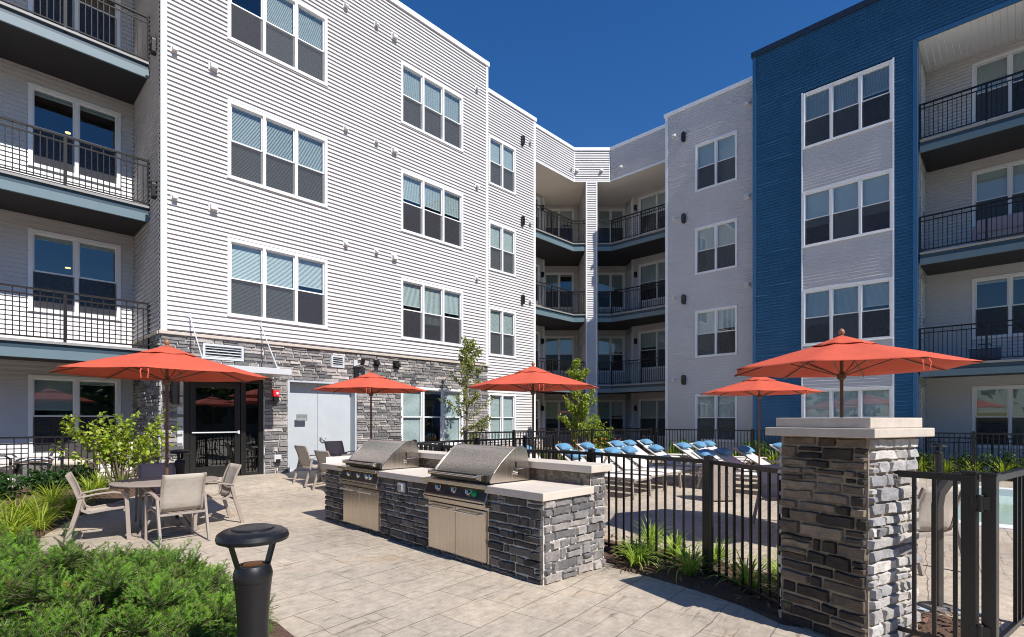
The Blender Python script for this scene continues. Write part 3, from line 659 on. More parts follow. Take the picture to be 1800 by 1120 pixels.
for (a, b, c, d_) in lop:
    mb = MB(MA); f = .05; mb.box(a, -.05, c, a + f, .06, d_); mb.box(b - f, -.05, c, b, .06, d_); mb.box(a + f, -.05, d_ - f, b - f, .06, d_); mb.box(a + f, -.05, c, b - f, .06, c + f)
    n = 4; hh = (d_ - c - 2 * f) / n
    for k in range(n):
        z = c + f + k * hh; mb.add([(a + f, -.035, z + .01), (b - f, -.035, z + .01), (b - f, .05, z + hh), (a + f, .05, z + hh)], [(0, 1, 2, 3)])
    mb.build("louvre_vent", M["alu"], bld)
cn = MB(MA); cn.box(3.0, -1.22, 2.66, 5.37, -.05, 2.80); cno = cn.build("entrance_canopy", M["alu"], bld, bevel=.006)
for ux in (3.55, 5.11):
    r_ = MB(MA); r_.tube([(ux, -.03, 3.95), (ux, -1.05, 2.80)], .013, 8); r_.cbox((ux, -.03, 3.98), .05, .05, .10); r_.cbox((ux, -1.05, 2.82), .05, .07, .06); r_.build("tie_rod", M["alu"], cno)
def vent(MW, u, z, s=.2, mat="vent", d=.10):
    mb = MB(MW); mb.box(u - s / 2, -.045, z - s / 2, u + s / 2, -.015, z + s / 2)
    a, b = u - s * .36, u + s * .36; zt_, zb_ = z + s * .32, z - s * .36
    mb.prism([(-.04, zt_), (-.045 - d, zt_ - .05), (-.05 - d, zb_), (-.04, zb_ + .01)], 1, 2, 0, a, b)
    mb.build("vent_hood", M[mat], bld, bevel=.004, segs=1)
for dz in (6.58, 9.88): vent(MA, 3.24, dz, .15); vent(MA, 4.03, dz, .21)
for dz in (6.54, 9.78, 13.22): vent(MA, 7.40, dz, .15); vent(MA, 8.38, dz + .01, .14); vent(MA, 9.0, dz - .02, .21)
for dz in (6.54, 9.76, 13.16): vent(MA, 12.37, dz, .14)
for dz in (6.56, 9.82, 13.2): vent(MB_, 16.33, dz, .17)
for dz in (3.26, 6.64, 9.9, 13.32): vent(MD, -10.15, dz, .17)
for dz in (6.66, 9.95, 13.42): vent(MD, -7.22, dz, .22)
for uu in (3.05, 4.2): vent(MCH, uu, 13.27, .16)
vent(MFR, -13.1, 13.25, .16); vent(wallM((0, 14.93), (1, 0)), 19.5, 13.3, .15)
for uu, s in ((8.38, .18), (9.06, .24), (12.41, .16)): vent(MA, uu, 3.27, s, "rail", .12)
# ------------------------------------------------------------------ ground
POOL = (10.85, -9.0, 16.4, 0.95)
def ground():
    xs = sorted({-60, -20, -8, -4, 0, 4, 8, POOL[0], 13.5, POOL[2], 20, 24, 40}); ys = {-60, -20, POOL[1], -4, POOL[3], 4, 8, 30, 45}
    k = 9.8
    while k < 13.6: ys.add(round(k, 2)); k += .2
    ys = sorted(ys); mb = MB()
    for i in range(len(xs) - 1):
        for j in range(len(ys) - 1):
            a, b, c, d = xs[i], xs[i + 1], ys[j], ys[j + 1]
            if a >= POOL[0] and b <= POOL[2] and c >= POOL[1] and d <= POOL[3]: continue
            mb.quad((a, c, gz(c)), (b, c, gz(c)), (b, d, gz(d)), (a, d, gz(d)))
    return mb
tag(ground().build("patio", M["patio"], smooth=180), kind="structure")
mb = MB(); mb.quad((-1500, -1500, -2.2), (1500, -1500, -2.2), (1500, 1500, -2.2), (-1500, 1500, -2.2)); tag(mb.build("terrain", M["dirt"]), kind="structure")
x0, y0, x1, y1 = POOL
mb = MB(); mb.quad((x0, y0, -.14), (x1, y0, -.14), (x1, y1, -.14), (x0, y1, -.14)); tag(mb.build("pool_water", M["water"]), kind="structure")
mb = MB(); w = .32
mb.box(x0 - w, y0, -.5, x0, y1 + w, .025); mb.box(x1, y0, -.5, x1 + w, y1 + w, .025); mb.box(x0, y1, -.5, x1, y1 + w, .025); tag(mb.build("pool_coping", M["white"], bevel=.012), kind="structure")
def sheet(name, poly, z, mat, sub=0.16, amp=.03, seed=0):
    """bed of mulch: gridded sheet inside a polygon, mounded and lumpy"""
    rng = random.Random(seed); P = [Vector(p) for p in poly]
    def inside(x, y):
        c = False
        for i in range(len(P)):
            a, b = P[i], P[i - 1]
            if (a.y > y) != (b.y > y) and x < (b.x - a.x) * (y - a.y) / (b.y - a.y) + a.x: c = not c
        return c
    def dist(x, y):
        q = Vector((x, y)); m = 9
        for i in range(len(P)):
            a, b = P[i - 1], P[i]; t = max(0, min(1, (q - a).dot(b - a) / max(1e-6, (b - a).length_squared))); m = min(m, (a + (b - a) * t - q).length)
        return m
    from mathutils.geometry import delaunay_2d_cdt
    pts = []; n = len(P); per = []
    for i in range(n):
        a, b = P[i], P[(i + 1) % n]; L = (b - a).length; k = max(1, int(L / sub))
        for j in range(k): per.append(a + (b - a) * (j / k))
    xs = [p.x for p in P]; ys = [p.y for p in P]; x = min(xs)
    while x < max(xs):
        y = min(ys)
        while y < max(ys):
            q = (x + rng.uniform(-.4, .4) * sub, y + rng.uniform(-.4, .4) * sub)
            if inside(*q) and dist(*q) > sub * .35: pts.append(Vector(q))
            y += sub
        x += sub
    m = len(per); vv, ee, ff, *_ = delaunay_2d_cdt(per + pts, [(i, (i + 1) % m) for i in range(m)], [list(range(m))], 1, 1e-5)
    mb = MB(); out = []
    for v in vv:
        d = dist(v.x, v.y); out.append((v.x, v.y, gz(v.y) + z + min(1, d / .4) * (.05 + amp * noise.noise(Vector((v.x * 5, v.y * 5, seed))) + amp * .7 * noise.noise(Vector((v.x * 14, v.y * 14, seed))))))
    mb.add(out, [tuple(f) for f in ff]); return tag(mb.build(name, mat, smooth=180), kind="structure"), inside
bedL = [(.2, 8.2), (.45, 8.9), (.72, 9.6), (1.08, 10.55), (1.5, 11.25), (1.98, 11.75), (2.5, 12.3), (2.85, 12.9), (2.95, 13.45), (2.9, 14.2), (-3, 14.2), (-5, 10), (-3, 8.0)]
bedF = [(1.62, 2.6), (1.66, 3.6), (1.70, 4.2), (1.55, 5.0), (1.15, 5.8), (.55, 6.3), (-.3, 6.5), (-2, 6), (-2.5, 3), (-1, 1.2), (.8, 1.4), (1.4, 1.9)]
bedR = [(4.86, 3.15), (4.82, 2.63), (4.74, 2.15), (4.62, 1.70), (4.42, 1.32), (4.55, .75), (5.1, .2), (5.5, .15), (5.55, .9), (5.8, 1.9), (6.0, 2.9), (5.95, 3.6), (5.75, 5.5), (5.85, 7.5), (5.0, 8.3), (4.98, 3.2)]
bedW = [(8.6, 11.1), (12.4, 10.95), (16.5, 10.9), (18.6, 10.9), (20.6, 10.7), (20.4, 13.0), (18.5, 14.6), (12.95, 14.5), (12.9, 13.5), (8.2, 13.5), (8.1, 11.6)]
bedB = [(19.0, 10.6), (20.25, 10.6), (20.25, 6.8), (19.55, 6.7), (19.55, -5), (18.9, -5)]
beds = []
for i, (bp_, sb) in enumerate(((bedL, .17), (bedF, .17), (bedR, .10), (bedW, .35), (bedB, .3))):
    beds.append(sheet("mulch_bed", bp_, .006, M["mulch"], sb, .03, i)[1])
mb = MB(); rng = random.Random(5)
for bi, bp_ in ((0, bedL), (1, bedF), (2, bedR)):
    for _ in range({0: 900, 1: 300, 2: 1500}[bi]):
        x = rng.uniform(min(p[0] for p in bp_), max(p[0] for p in bp_)); y = rng.uniform(min(p[1] for p in bp_), max(p[1] for p in bp_))
        if bi == 0 and x < -.6: continue
        if not beds[bi](x, y): continue
        a = rng.uniform(0, 6.3); L = rng.uniform(.015, .05); W_ = rng.uniform(.006, .014); v = rng.uniform(.4, 1.7); mb.tint = (v, v * rng.uniform(.85, 1), v * rng.uniform(.7, 1))
        dx, dy = math.cos(a) * L, math.sin(a) * L; ex, ey = -math.sin(a) * W_, math.cos(a) * W_; z = gz(y) + rng.uniform(.05, .095); dz = rng.uniform(-.015, .015)
        mb.quad((x - dx - ex, y - dy - ey, z - dz), (x + dx - ex, y + dy - ey, z + dz), (x + dx + ex, y + dy + ey, z + dz + .006), (x - dx + ex, y - dy + ey, z - dz + .006))
tag(mb.build("mulch_chips", M["chip"]), kind="stuff")
mb = MB(); mb.box(-.55, -.06, 0, .55, .06, .012); o = mb.build("drain_grate", pm("pale_grate", (.42, .50, .54), .6, var=.3, vscale=60), loc=(5.55, .62, .004), rotz=R(120)); tag(o, "pale blue grey drain grate strip set in the paving behind the stone pillar", "drain")

# ------------------------------------------------------------------ outdoor kitchen island (own frame: x along the front towards the doors, y into the island)
isl = thing("kitchen_island", "long dark stone grill island with pale counter and raised bar ledge", "outdoor kitchen", (3.86, 3.30, 0))
ang = math.atan2(4.72, .17)
LI = 4.74; DI = .98
# seen from the front the island's right end is nearest the camera: wall frame with x to the right, origin at the far end
FRONT = wallM((3.86 + .17 * 1.0, 3.30 + 4.72, 0), (-.17 / 4.7231, -4.72 / 4.7231))
isl.location = (0, 0, 0)
g1 = (.64, 1.72); g2 = (2.86, 3.96)                      # the two grill bays measured from the far end
cut = [(g1[0] + .0, g1[1], .05, .9), (g2[0], g2[1], .05, .9)]
mb = MB(FRONT)
veneer(mb, 0, LI, .0, .82, cut, rows=(.065, .105), lens=(.09, .34), depth=(.012, .036), gap=.011, cell=.05, seed=41, pal=PAL_ISL, end=.008)
mb.m = 1; backing(mb, 0, LI, 0, .82, cut)
ENDM = FRONT @ wallM((LI, 0, 0), (0, 1)); mb.M = ENDM; mb.m = 0
veneer(mb, 0, DI, .0, .82, [], rows=(.065, .11), lens=(.09, .34), depth=(.014, .038), gap=.011, cell=.036, seed=44, pal=[(c[0] * 1.55 + .07, c[1] * 1.6 + .07, c[2] * 1.68 + .07) for c in PAL_ISL], end=.010)  # sunlit end: its brightness is painted in, stones paler than the shaded front
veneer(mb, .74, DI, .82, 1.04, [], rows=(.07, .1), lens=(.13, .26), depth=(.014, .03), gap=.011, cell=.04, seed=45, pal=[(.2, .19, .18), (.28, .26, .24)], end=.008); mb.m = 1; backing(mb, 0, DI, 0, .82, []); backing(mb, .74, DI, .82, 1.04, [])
mb.M = FRONT @ wallM((0, DI, 0), (0, -1)); mb.m = 0; veneer(mb, 0, DI, 0, .82, [], rows=(.065, .105), lens=(.13, .30), depth=(.012, .03), gap=.011, cell=.06, seed=46, pal=PAL_ISL); mb.m = 1; backing(mb, 0, DI, 0, 1.0, [])
mb.M = FRONT @ wallM((LI, DI, 0), (-1, 0)); mb.m = 0; veneer(mb, 0, LI, 0, 1.04, [], rows=(.07, .12), lens=(.15, .35), depth=(.012, .03), gap=.011, cell=.12, seed=47, pal=PAL_ISL); mb.m = 1; backing(mb, 0, LI, 0, 1.04, [])
mb.build("stone_base", [M["stone"], M["mortar"]], isl, smooth=38)
mb = MB(FRONT); e = .05
for a, b in ((-e, g1[0] + .02), (g1[1] - .02, g2[0] + .02), (g2[1] - .02, LI + e)): mb.box(a, -.055, .82, b, .74, .90)
mb.box(g1[0] + .02, .66, .82, g1[1] - .02, .74, .90); mb.box(g2[0] + .02, .66, .82, g2[1] - .02, .74, .90)
mb.build("countertop", M["counter"], isl, bevel=.006)
mb = MB(FRONT); mb.box(-e, .67, 1.04, LI + e + .02, DI + .06, 1.12); mb.build("bar_ledge", M["counter"], isl, bevel=.006)
mb = MB(FRONT); rng = random.Random(3)
mb.box(0, .742, .90, LI - .01, .80, 1.04)
x = .0
while x < LI - .02:
    for k in range(6):
        v = rng.uniform(.5, 1.7); mb.tint = (v, v, v); mb.quad((x + .002, .738, .902 + k * .023), (x + .040, .738, .902 + k * .023), (x + .040, .738, .922 + k * .023), (x + .002, .738, .922 + k * .023))
    x += .043
M["tile"] = pm("mosaic_tile", (.17, .14, .115), .35, tint=True)
mb.build("tile_backsplash", M["tile"], isl)
for (a, b) in (g1, g2):
    mb = MB(FRONT); mb.box(a, .03, .0, b, .08, .05); mb.box(a, .6, .05, b, .62, .85); mb.build("toe_kick", M["black"], isl)
op_ = MB(FRONT); op_.box(2.22, -.055, .665, 2.37, -.02, .79); oo = op_.build("outlet_box", M["alu"], isl, bevel=.012)
op_ = MB(FRONT); op_.box(2.24, -.075, .68, 2.35, -.056, .775); op_.build("outlet_cover", pm("clear_cover", (.42, .40, .38), .15), oo, bevel=.01)

def grill(first, a, b, label):
    W = b - a; g = thing("grill", label, "grill", (0, 0, 0), 0, "built-in gas grills of the island"); T = FRONT @ Matrix.Translation((a, 0, 0))
    mb = MB(T); mb.box(.0, -.012, .05, .022, .5, .66); mb.box(W - .022, -.012, .05, W, .5, .66); mb.box(.022, .02, .05, W - .022, .5, .07); mb.box(.022, -.01, .62, W - .022, .5, .66); mb.build("cabinet", M["steel"], g, bevel=.003, segs=1)
    mid = W / 2
    for p, q in ((.024, mid - .003), (mid + .003, W - .024)):
        d = MB(T); d.box(p, -.034, .065, q, -.008, .615); d.box(p, -.008, .065, q, .018, .615); do = d.build("door", M["steel"], g, bevel=.004)
        h = MB(T); hx0, hx1 = (p + .02, q - .10) if p < .1 else (p + .03, q - .09); hz = .572
        h.tube([(hx0, -.085, hz), (hx1, -.085, hz)], .011, 10)
        for hx in (hx0 + .02, hx1 - .02): h.tube([(hx, -.03, hz), (hx, -.085, hz)], .010, 8)
        h.build("door_handle", M["chrome"], do, smooth=50)
    # control panel, sloped, with a lip above and below
    mb = MB(T); mb.prism([(.3, .66), (-.035, .66), (-.075, .70), (-.075, .735), (-.02, .855), (.3, .855)], 1, 2, 0, -.005, W + .005); co = mb.build("control_panel", M["steel_dark"], g, bevel=.004)
    mb = MB(T); mb.box(-.012, -.08, .658, W + .012, .2, .69); mb.box(-.012, -.078, .70, W + .012, -.02, .722); mb.prism([(.1, .66), (-.07, .66), (-.085, .70), (-.02, .865), (.1, .865)], 1, 2, 0, W + .001, W + .016); mb.prism([(.1, .66), (-.07, .66), (-.085, .70), (-.02, .865), (.1, .865)], 1, 2, 0, -.016, -.001); mb.build("panel_trim", M["steel"], co, bevel=.004)
    slope = Vector((0, -.12, -.055)).normalized(); slope = Vector((0, -(.855 - .735), .055)).normalized() * 1.0
    nrm = Vector((0, -.12, .055)).normalized()
    for k, kx in enumerate((.26, .55, .80, .90)):
        c = Vector((kx * W / 1.08, -.048, .795)); kn = MB(T)
        kn.tube([c + nrm * .0, c + nrm * .012], .042, 16); kn.tube([c + nrm * .012, c + nrm * .04], [.030, .026], 16); kn.box(c.x - .006, c.y - .05, c.z - .005, c.x + .006, c.y - .03, c.z + .045)
        kn.build("knob", M["chrome"] if not (k == 3 and not first) else pm("green_knob", (.02, .33, .12), .25), co, smooth=40)
    mb = MB(T); mb.box(-.03, -.10, .872, W + .03, .06, .90); mb.box(-.03, -.104, .862, W + .03, -.09, .905); mb.box(.0, .06, .86, W, .66, .905); mb.build("front_shelf", M["steel"], g, bevel=.005)
    # hood: faceted roll top with flat end panels
    prof = [(.02, .93), (.085, 1.012), (.20, 1.128), (.325, 1.238), (.385, 1.274), (.45, 1.292), (.52, 1.288), (.575, 1.25), (.60, 1.16), (.615, 1.05), (.62, .91), (.03, .91)]
    mb = MB(T); n = len(prof); vs_ = []
    for x in (.03, W - .03):
        for y, z in prof: vs_.append((x, y, z))
    mb.add(vs_, [(i, (i + 1) % n, (i + 1) % n + n, i + n) for i in range(n)]); ho = mb.build("hood", pm("hood_steel", (.52, .47, .42), .24, metal=1, var=.10, vscale=2.5, stretch=(30, 1, 1), bump=.02, bscale=6, rvar=.05), g, smooth=28)
    for x0_, x1_ in ((.012, .03), (W - .03, W - .012)):
        e_ = MB(T); e_.prism([(y + (.012 if y > .3 else -.008), z + (.010 if z > 1 else 0)) for y, z in prof], 1, 2, 0, x0_, x1_); eo = e_.build("hood_end", M["steel"], ho, bevel=.003, segs=1)
    sl_ = MB(T); sl_.box(W - .012, .40, 1.06, W - .008, .42, 1.13); sl_.build("rotisserie_slot", M["black"], ho)
    sl_ = MB(T); sl_.tube([(W - .012, .41, 1.0), (W + .03, .41, 1.0)], [.016, .020], 10); sl_.tube([(W - .01, .42, 1.045), (W - .006, .56, 1.05)], .004, 6); sl_.build("rotisserie_knob", M["chrome"], ho, smooth=50)
    h = MB(T); h.box(.03, -.004, .918, W - .03, .03, 1.0); h.build("hood_front", M["steel_dark"], ho, bevel=.004)
    h = MB(T); h.tube([(.06, -.055, .975), (W - .10, -.055, .975)], .014, 10); h.box(.045, -.06, .95, .085, .02, 1.0); h.box(W - .16, -.055, .945, W - .09, .02, .998); h.build("hood_handle", M["steel"], ho, bevel=.004)
    return g
grill(True, *g1, "stainless built-in gas grill nearer the grey metal doors, all knobs silver")
grill(False, *g2, "stainless built-in gas grill nearer the pool fence, with one green knob")

# ------------------------------------------------------------------ stone pillar with two-step cap (turned to follow the fence)
pc = axial(2.59, 4.06); pa = math.atan2(-.57, .31)
pd = Vector(axial(2.46, 3.62)) - Vector(axial(2.15, 4.19)); SP = .645
pil = thing("stone_pillar", "square ledgestone pillar with two-step pale concrete cap at the pool fence", "pillar", (pc[0], pc[1], 0), math.atan2(pd.y, pd.x))
mb = MB(); h = SP / 2
for k in range(4):
    mb.M = Matrix.Rotation(k * math.pi / 2, 4, 'Z') @ wallM((-h, -h), (1, 0)); mb.m = 0
    veneer(mb, 0, SP, .0, 1.475, [], rows=(.062, .108), lens=(.085, .34), depth=(.012, .036), gap=.012, cell=.032, seed=60 + k, pal=PAL_PIL_SHADE if k == 0 else [(.56, .54, .52), (.42, .41, .41), (.66, .62, .58), (.30, .295, .305), (.50, .48, .46)], end=.012)  # shade painted into the first face's stones, sunlight into the paler others
    mb.m = 1; backing(mb, 0, SP, 0, 1.475, [])
mb.build("stone_shaft", [M["stone"], pm("pillar_mortar", (.30, .245, .185), .95, var=.2, vscale=20, bump=.4, bscale=90)], pil, smooth=38)
mb = MB(); mb.box(-h - .085, -h - .085, 1.475, h + .085, h + .085, 1.540); mb.build("cap", M["cap"], pil, bevel=.006)
mb = MB(); mb.box(-h - .030, -h - .030, 1.541, h + .030, h + .030, 1.615); mb.build("cap_step", M["cap"], pil, bevel=.006)

# ------------------------------------------------------------------ pool fences: each straight or bent run is a thing with its posts as parts
def fence(pts, label, post_at=None, h=1.2, step=.115, z0=0, ends=(True, True), zf=gz, post_w=.066, group="black metal fences around the pool"):
    f = thing("metal_fence", label, "fence", (pts[0][0], pts[0][1], zf(pts[0][1])), 0, group)
    ox, oy, oz = f.location; pn = MB(); P = [Vector((p[0], p[1])) for p in pts]
    for i in range(len(P) - 1):
        a, b = P[i], P[i + 1]; L = (b - a).length; t = (b - a) / L
        def at(s, z): q = a + t * s; return (q.x - ox, q.y - oy, zf(q.y) - oz + z)
        pn.sweep([at(0, h - .02), at(L, h - .02)], .042, .040); pn.sweep([at(0, .10), at(L, .10)], .028, .030)
        n = max(1, round(L / step)); 
        for k in range(n): 
            s = L * (k + .5) / n; pn.sweep([at(s, .06), at(s, h - .03)], .021, .021, up=(t.x, t.y, 0))
    pn.build("fence_panel", M["fence"], f, bevel=.002, segs=1)
    for i, p in enumerate(P):
        if (i == 0 and not ends[0]) or (i == len(P) - 1 and not ends[1]): continue
        t = (P[min(i + 1, len(P) - 1)] - P[max(0, i - 1)]).normalized(); w = post_w
        po = MB(); x, y, z = p.x - ox, p.y - oy, zf(p.y) - oz
        po.sweep([(x, y, z), (x, y, z + h + .02)], w, w, up=(t.x, t.y, 0)); po.sweep([(x, y, z + h + .02), (x, y, z + h + .032)], w + .012, w + .012, up=(t.x, t.y, 0))
        q = [(x + t.x * s1 * w * .5 - t.y * s2 * w * .5, y + t.y * s1 * w * .5 + t.x * s2 * w * .5, z + h + .033) for s1, s2 in ((1, 1), (-1, 1), (-1, -1), (1, -1))]
        po.add(q + [(x, y, z + h + .05)], [(0, 1, 4), (1, 2, 4), (2, 3, 4), (3, 0, 4)])
        po.build("post", M["fence"], f, bevel=.003, segs=1)
    return f
pl = Vector(axial(2.15, 4.19)) * .5 + Vector(axial(2.30, 3.92)) * .5
fence([axial(2.19, 4.22), (5.17, 2.22), (5.42, 3.82), (5.24, 5.3), (5.26, 6.62), (5.6, 7.8)], "low black picket fence running from the stone pillar along the back of the grill island", ends=(False, True))
fence([(5.72, 7.84), (7.2, 7.9), (8.7, 7.95), (9.85, 8.05)], "short black picket fence closing off the pool behind the farther grill", ends=(False, True))
fence([(9.35, 10.72), (11.2, 10.66), (13.1, 10.6), (15.0, 10.55), (16.9, 10.45), (18.72, 10.35)], "long black picket fence at the head of the lounger rows below the slim trees", h=1.23)
fence([(18.74, 10.2), (18.72, 8.4), (18.70, 6.5), (18.70, 4.6), (18.70, 2.7), (18.68, .8), (18.66, -1.1), (18.64, -3)], "long black picket fence in front of the grey and blue walls", h=1.25, zf=lambda y: 0)
ga = Vector(axial(2.77, 3.80)); gb = Vector(axial(2.995, 3.475))
def posts_gate():
    f = thing("metal_fence", "short black fence panel and post joining the stone pillar to the gate", "fence", (ga.x, ga.y, 0), 0, "black metal fences around the pool")
    d = gb - ga; L = d.length; t = d / L; mb = MB()
    at = lambda s, z: (t.x * s, t.y * s, z)
    mb.sweep([at(-.02, 1.215), at(L, 1.215)], .046, .046); mb.sweep([at(0, .10), at(L, .10)], .03, .03)
    for s in (.12, .235, .35): mb.sweep([at(s, .08), at(s, 1.2)], .023, .023, up=(t.x, t.y, 0))
    mb.build("fence_panel", M["fence"], f, bevel=.002, segs=1)
    mb = MB(); w = .078; mb.sweep([at(L + .03, 0), at(L + .03, 1.245)], w, w, up=(t.x, t.y, 0)); mb.sweep([at(L + .03, 1.245), at(L + .03, 1.262)], w + .012, w + .012, up=(t.x, t.y, 0)); mb.build("post", M["fence"], f, bevel=.004)
posts_gate()
gp = Vector(axial(3.10, 3.40)); gt = (Vector(axial(3.64, 3.79)) - gp).normalized()
gt_o = thing("pool_gate", "black metal pool gate with hinge, standing ajar beside its post", "gate", (gp.x, gp.y, 0))
mb = MB(); at = lambda s, z: (gt.x * s, gt.y * s, z)
mb.sweep([at(.03, 1.215), at(1.1, 1.215)], .046, .046); mb.sweep([at(.03, .12), at(1.1, .12)], .03, .04); mb.sweep([at(1.13, .05), at(1.13, 1.24)], .06, .06, up=(gt.x, gt.y, 0))
for k in range(4): s = .66 + k * .122; mb.sweep([at(s, .1), at(s, 1.2)], .023, .023, up=(gt.x, gt.y, 0))
mb.build("gate_leaf", M["fence"], gt_o, bevel=.002, segs=1)
mb = MB(); w = .074; mb.sweep([at(0, .03), at(0, 1.24)], w, w, up=(gt.x, gt.y, 0)); mb.sweep([at(0, 1.24), at(0, 1.255)], w + .012, w + .012, up=(gt.x, gt.y, 0)); mb.build("gate_post", M["fence"], gt_o, bevel=.004)
hd = (gb + (gb - ga).normalized() * .03 - gp)
for z in (1.06, .22):
    mb = MB(); mid = hd * .5; toc = Vector((-gp.x, -gp.y)).normalized() * .045
    mb.lathe([(.017, -.055), (.019, -.05), (.019, .05), (.017, .055)], 12, (mid.x + toc.x, mid.y + toc.y, z)); mb.cbox((mid.x + toc.x * .7, mid.y + toc.y * .7, z), .05, .05, .075); mb.sweep([(hd.x + toc.x * .9, hd.y + toc.y * .9, z), (toc.x * .9, toc.y * .9, z)], .012, .085); mb.build("hinge", M["black"], gt_o, bevel=.003)

# ------------------------------------------------------------------ path lights
def bollard(loc, rz, label, first=[None]):
    if first[0] is None:
        b = thing("path_light", label, "path light", loc, rz, "black bollard path lights"); first[0] = b
        mb = MB(); mb.lathe([(.072, 0), (.070, .45), (.066, .62), (.066, .70), (.074, .815), (.080, .865)], 32); mb.build("post", M["bollard"], b, smooth=40)
        mb = MB(); mb.lathe([(.080, .866), (.083, .885), (.083, .90), (.076, .925), (.070, .938), (.05, .942), (.048, .935), (.03, .935)], 32); mb.build("collar", M["bollard"], b, smooth=35)
        mb = MB(); mb.lathe([(.045, .936), (.04, .944), (.001, .946)], 20); mb.build("lamp_lens", M["amber"], b, smooth=50)
        for s in (-1, 1):
            mb = MB(); mb.sweep([(s * .072, 0, .845), (s * .066, 0, .93), (s * .098, 0, 1.045)], .042, .012, up=(1, 0, 0)); mb.cbox((s * .10, 0, 1.045), .035, .05, .016); mb.build("arm", M["bollard"], b, bevel=.003)
        mb = MB(); mb.lathe([(.02, 1.045), (.130, 1.046), (.149, 1.052), (.153, 1.066), (.147, 1.085), (.128, 1.098), (.094, 1.103), (.090, 1.103), (.089, 1.109), (.080, 1.112), (.002, 1.112)], 48); mb.build("lamp_head", M["bollard"], b, smooth=30)
        return b
    return place(first[0], False, loc, rz, label)
bollard((*axial(-1.185, 2.40), 0), R(YAW - 90 + 50), "black mushroom-top path light with amber glow beside the spreading yew")
bollard((*axial(-5.45, 8.62), 0), R(60), "black path light standing outside the glass storefront door")
bollard((*axial(8.83, 10.85), 0), R(20), "slim path light in the planting by the far fence near the pool")
# ------------------------------------------------------------------ umbrellas
def make_umbrella(label):
    u = thing("patio_umbrella", label, "umbrella", (0, 0, 0), 0, "coral red patio umbrellas")
    RU = 1.34; ZT, ZR = 2.60, 2.235; N = 8
    mb = MB(); mb.tube([(0, 0, .05), (0, 0, 2.62)], .0205, 12); mb.build("pole", M["wood"], u, smooth=60)
    cp = MB(); K = 9; rows = []
    for k in range(K + 1):
        t = .085 + (1 - .085) * k / K; row = []
        for j in range(N * 6):
            a = 2 * math.pi * j / (N * 6); ph = (j % 6) / 6
            rim = math.cos(math.pi / N) / math.cos((ph - .5) * 2 * math.pi / N)
            sag = .010 * math.sin(math.pi * ph) * math.sin(math.pi * min(1, t * .9)) 
            pull = 1 - .022 * t * math.sin(math.pi * ph) ** 1
            r = RU * t * rim * pull; z = ZT - (ZT - ZR) * (t ** 1.12) - sag - (.003 * math.sin(math.pi * ph) * t) + .006 * noise.noise(Vector((math.cos(a) * t * 4, math.sin(a) * t * 4, 2)))
            row.append((r * math.cos(a), r * math.sin(a), z))
        rows.append(row)
    n = N * 6; vs_ = [p for r in rows for p in r]
    cp.add(vs_, [(k * n + j, k * n + (j + 1) % n, (k + 1) * n + (j + 1) % n, (k + 1) * n + j) for k in range(K) for j in range(n)])
    co = cp.build("canopy", M["coral"], u, smooth=24)
    so_ = co.modifiers.new("thick", 'SOLIDIFY'); so_.thickness = .003; so_.offset = -1
    vn = MB(); n = 48; rows = []
    for k, (r, z) in enumerate(((.03, 2.655), (.14, 2.612), (.26, 2.568), (.37, 2.528))):
        row = []
        for j in range(n):
            a = 2 * math.pi * j / n; ph = (j % 6) / 6; w = math.sin(math.pi * ph); f = k / 3
            row.append((r * math.cos(a) * (1 - .05 * w * f), r * math.sin(a) * (1 - .05 * w * f), z - .012 * w * f + .014 * f * noise.noise(Vector((math.cos(a) * 3, math.sin(a) * 3, 5)))))
        rows.append(row)
    vn.add([p for r in rows for p in r], [(k * n + j, k * n + (j + 1) % n, (k + 1) * n + (j + 1) % n, (k + 1) * n + j) for k in range(3) for j in range(n)])
    vo = vn.build("vent_flap", M["coral"], co, smooth=26)
    so_ = vo.modifiers.new("thick", 'SOLIDIFY'); so_.thickness = .003
    for j in range(N):
        a = 2 * math.pi * j / N; c, s = math.cos(a), math.sin(a)
        r_ = MB(); r_.sweep([(c * .06, s * .06, 2.545), (c * .7, s * .7, 2.40), (c * (RU - .01), s * (RU - .01), ZR - .012)], .012, .016); ro = r_.build("rib", M["rib"], u)
        t_ = MB(); t_.sweep([(c * .045, s * .045, 2.16), (c * .70, s * .70, 2.385)], .010, .012); t_.build("strut", M["rib"], ro)
    mb = MB(); mb.lathe([(.03, 2.10), (.05, 2.12), (.052, 2.17), (.034, 2.185), (.03, 2.21)], 16); mb.build("hub", M["wood"], u, smooth=40); mb = MB(); mb.lathe([(.03, 2.50), (.055, 2.52), (.055, 2.56), (.03, 2.575)], 16); mb.build("top_hub", M["wood"], u, smooth=40)
    mb = MB(); mb.lathe([(.02, 2.64), (.028, 2.652), (.018, 2.665), (.030, 2.685), (.036, 2.705), (.030, 2.73), (.012, 2.748), (.002, 2.752)], 16); mb.build("finial", pm("finial_wood", (.30, .15, .08), .35, var=.2, vscale=20), u, smooth=50)
    a = -2.4; c, s = math.cos(math.pi * 2 * 5 / 8), math.sin(math.pi * 2 * 5 / 8)
    mb = MB()
    for dx in (-.03, .03): mb.sweep([(c * 1.30 - s * dx, s * 1.30 + c * dx, ZR + .0), (c * 1.33 - s * dx * 1.4, s * 1.33 + c * dx * 1.4, ZR - .05), (c * 1.325 - s * dx * 1.1, s * 1.325 + c * dx * 1.1, ZR - .13)], .012, .004, up=(c, s, 0))
    mb.build("tie_strap", M["coral"], co)
    bs = MB(); bs.lathe([(.24, 0), (.24, .03), (.20, .055), (.05, .075), (.035, .10), (.032, .32), (.025, .33)], 24); bs.build("base_weight", M["frame"], u, smooth=40)
    return u
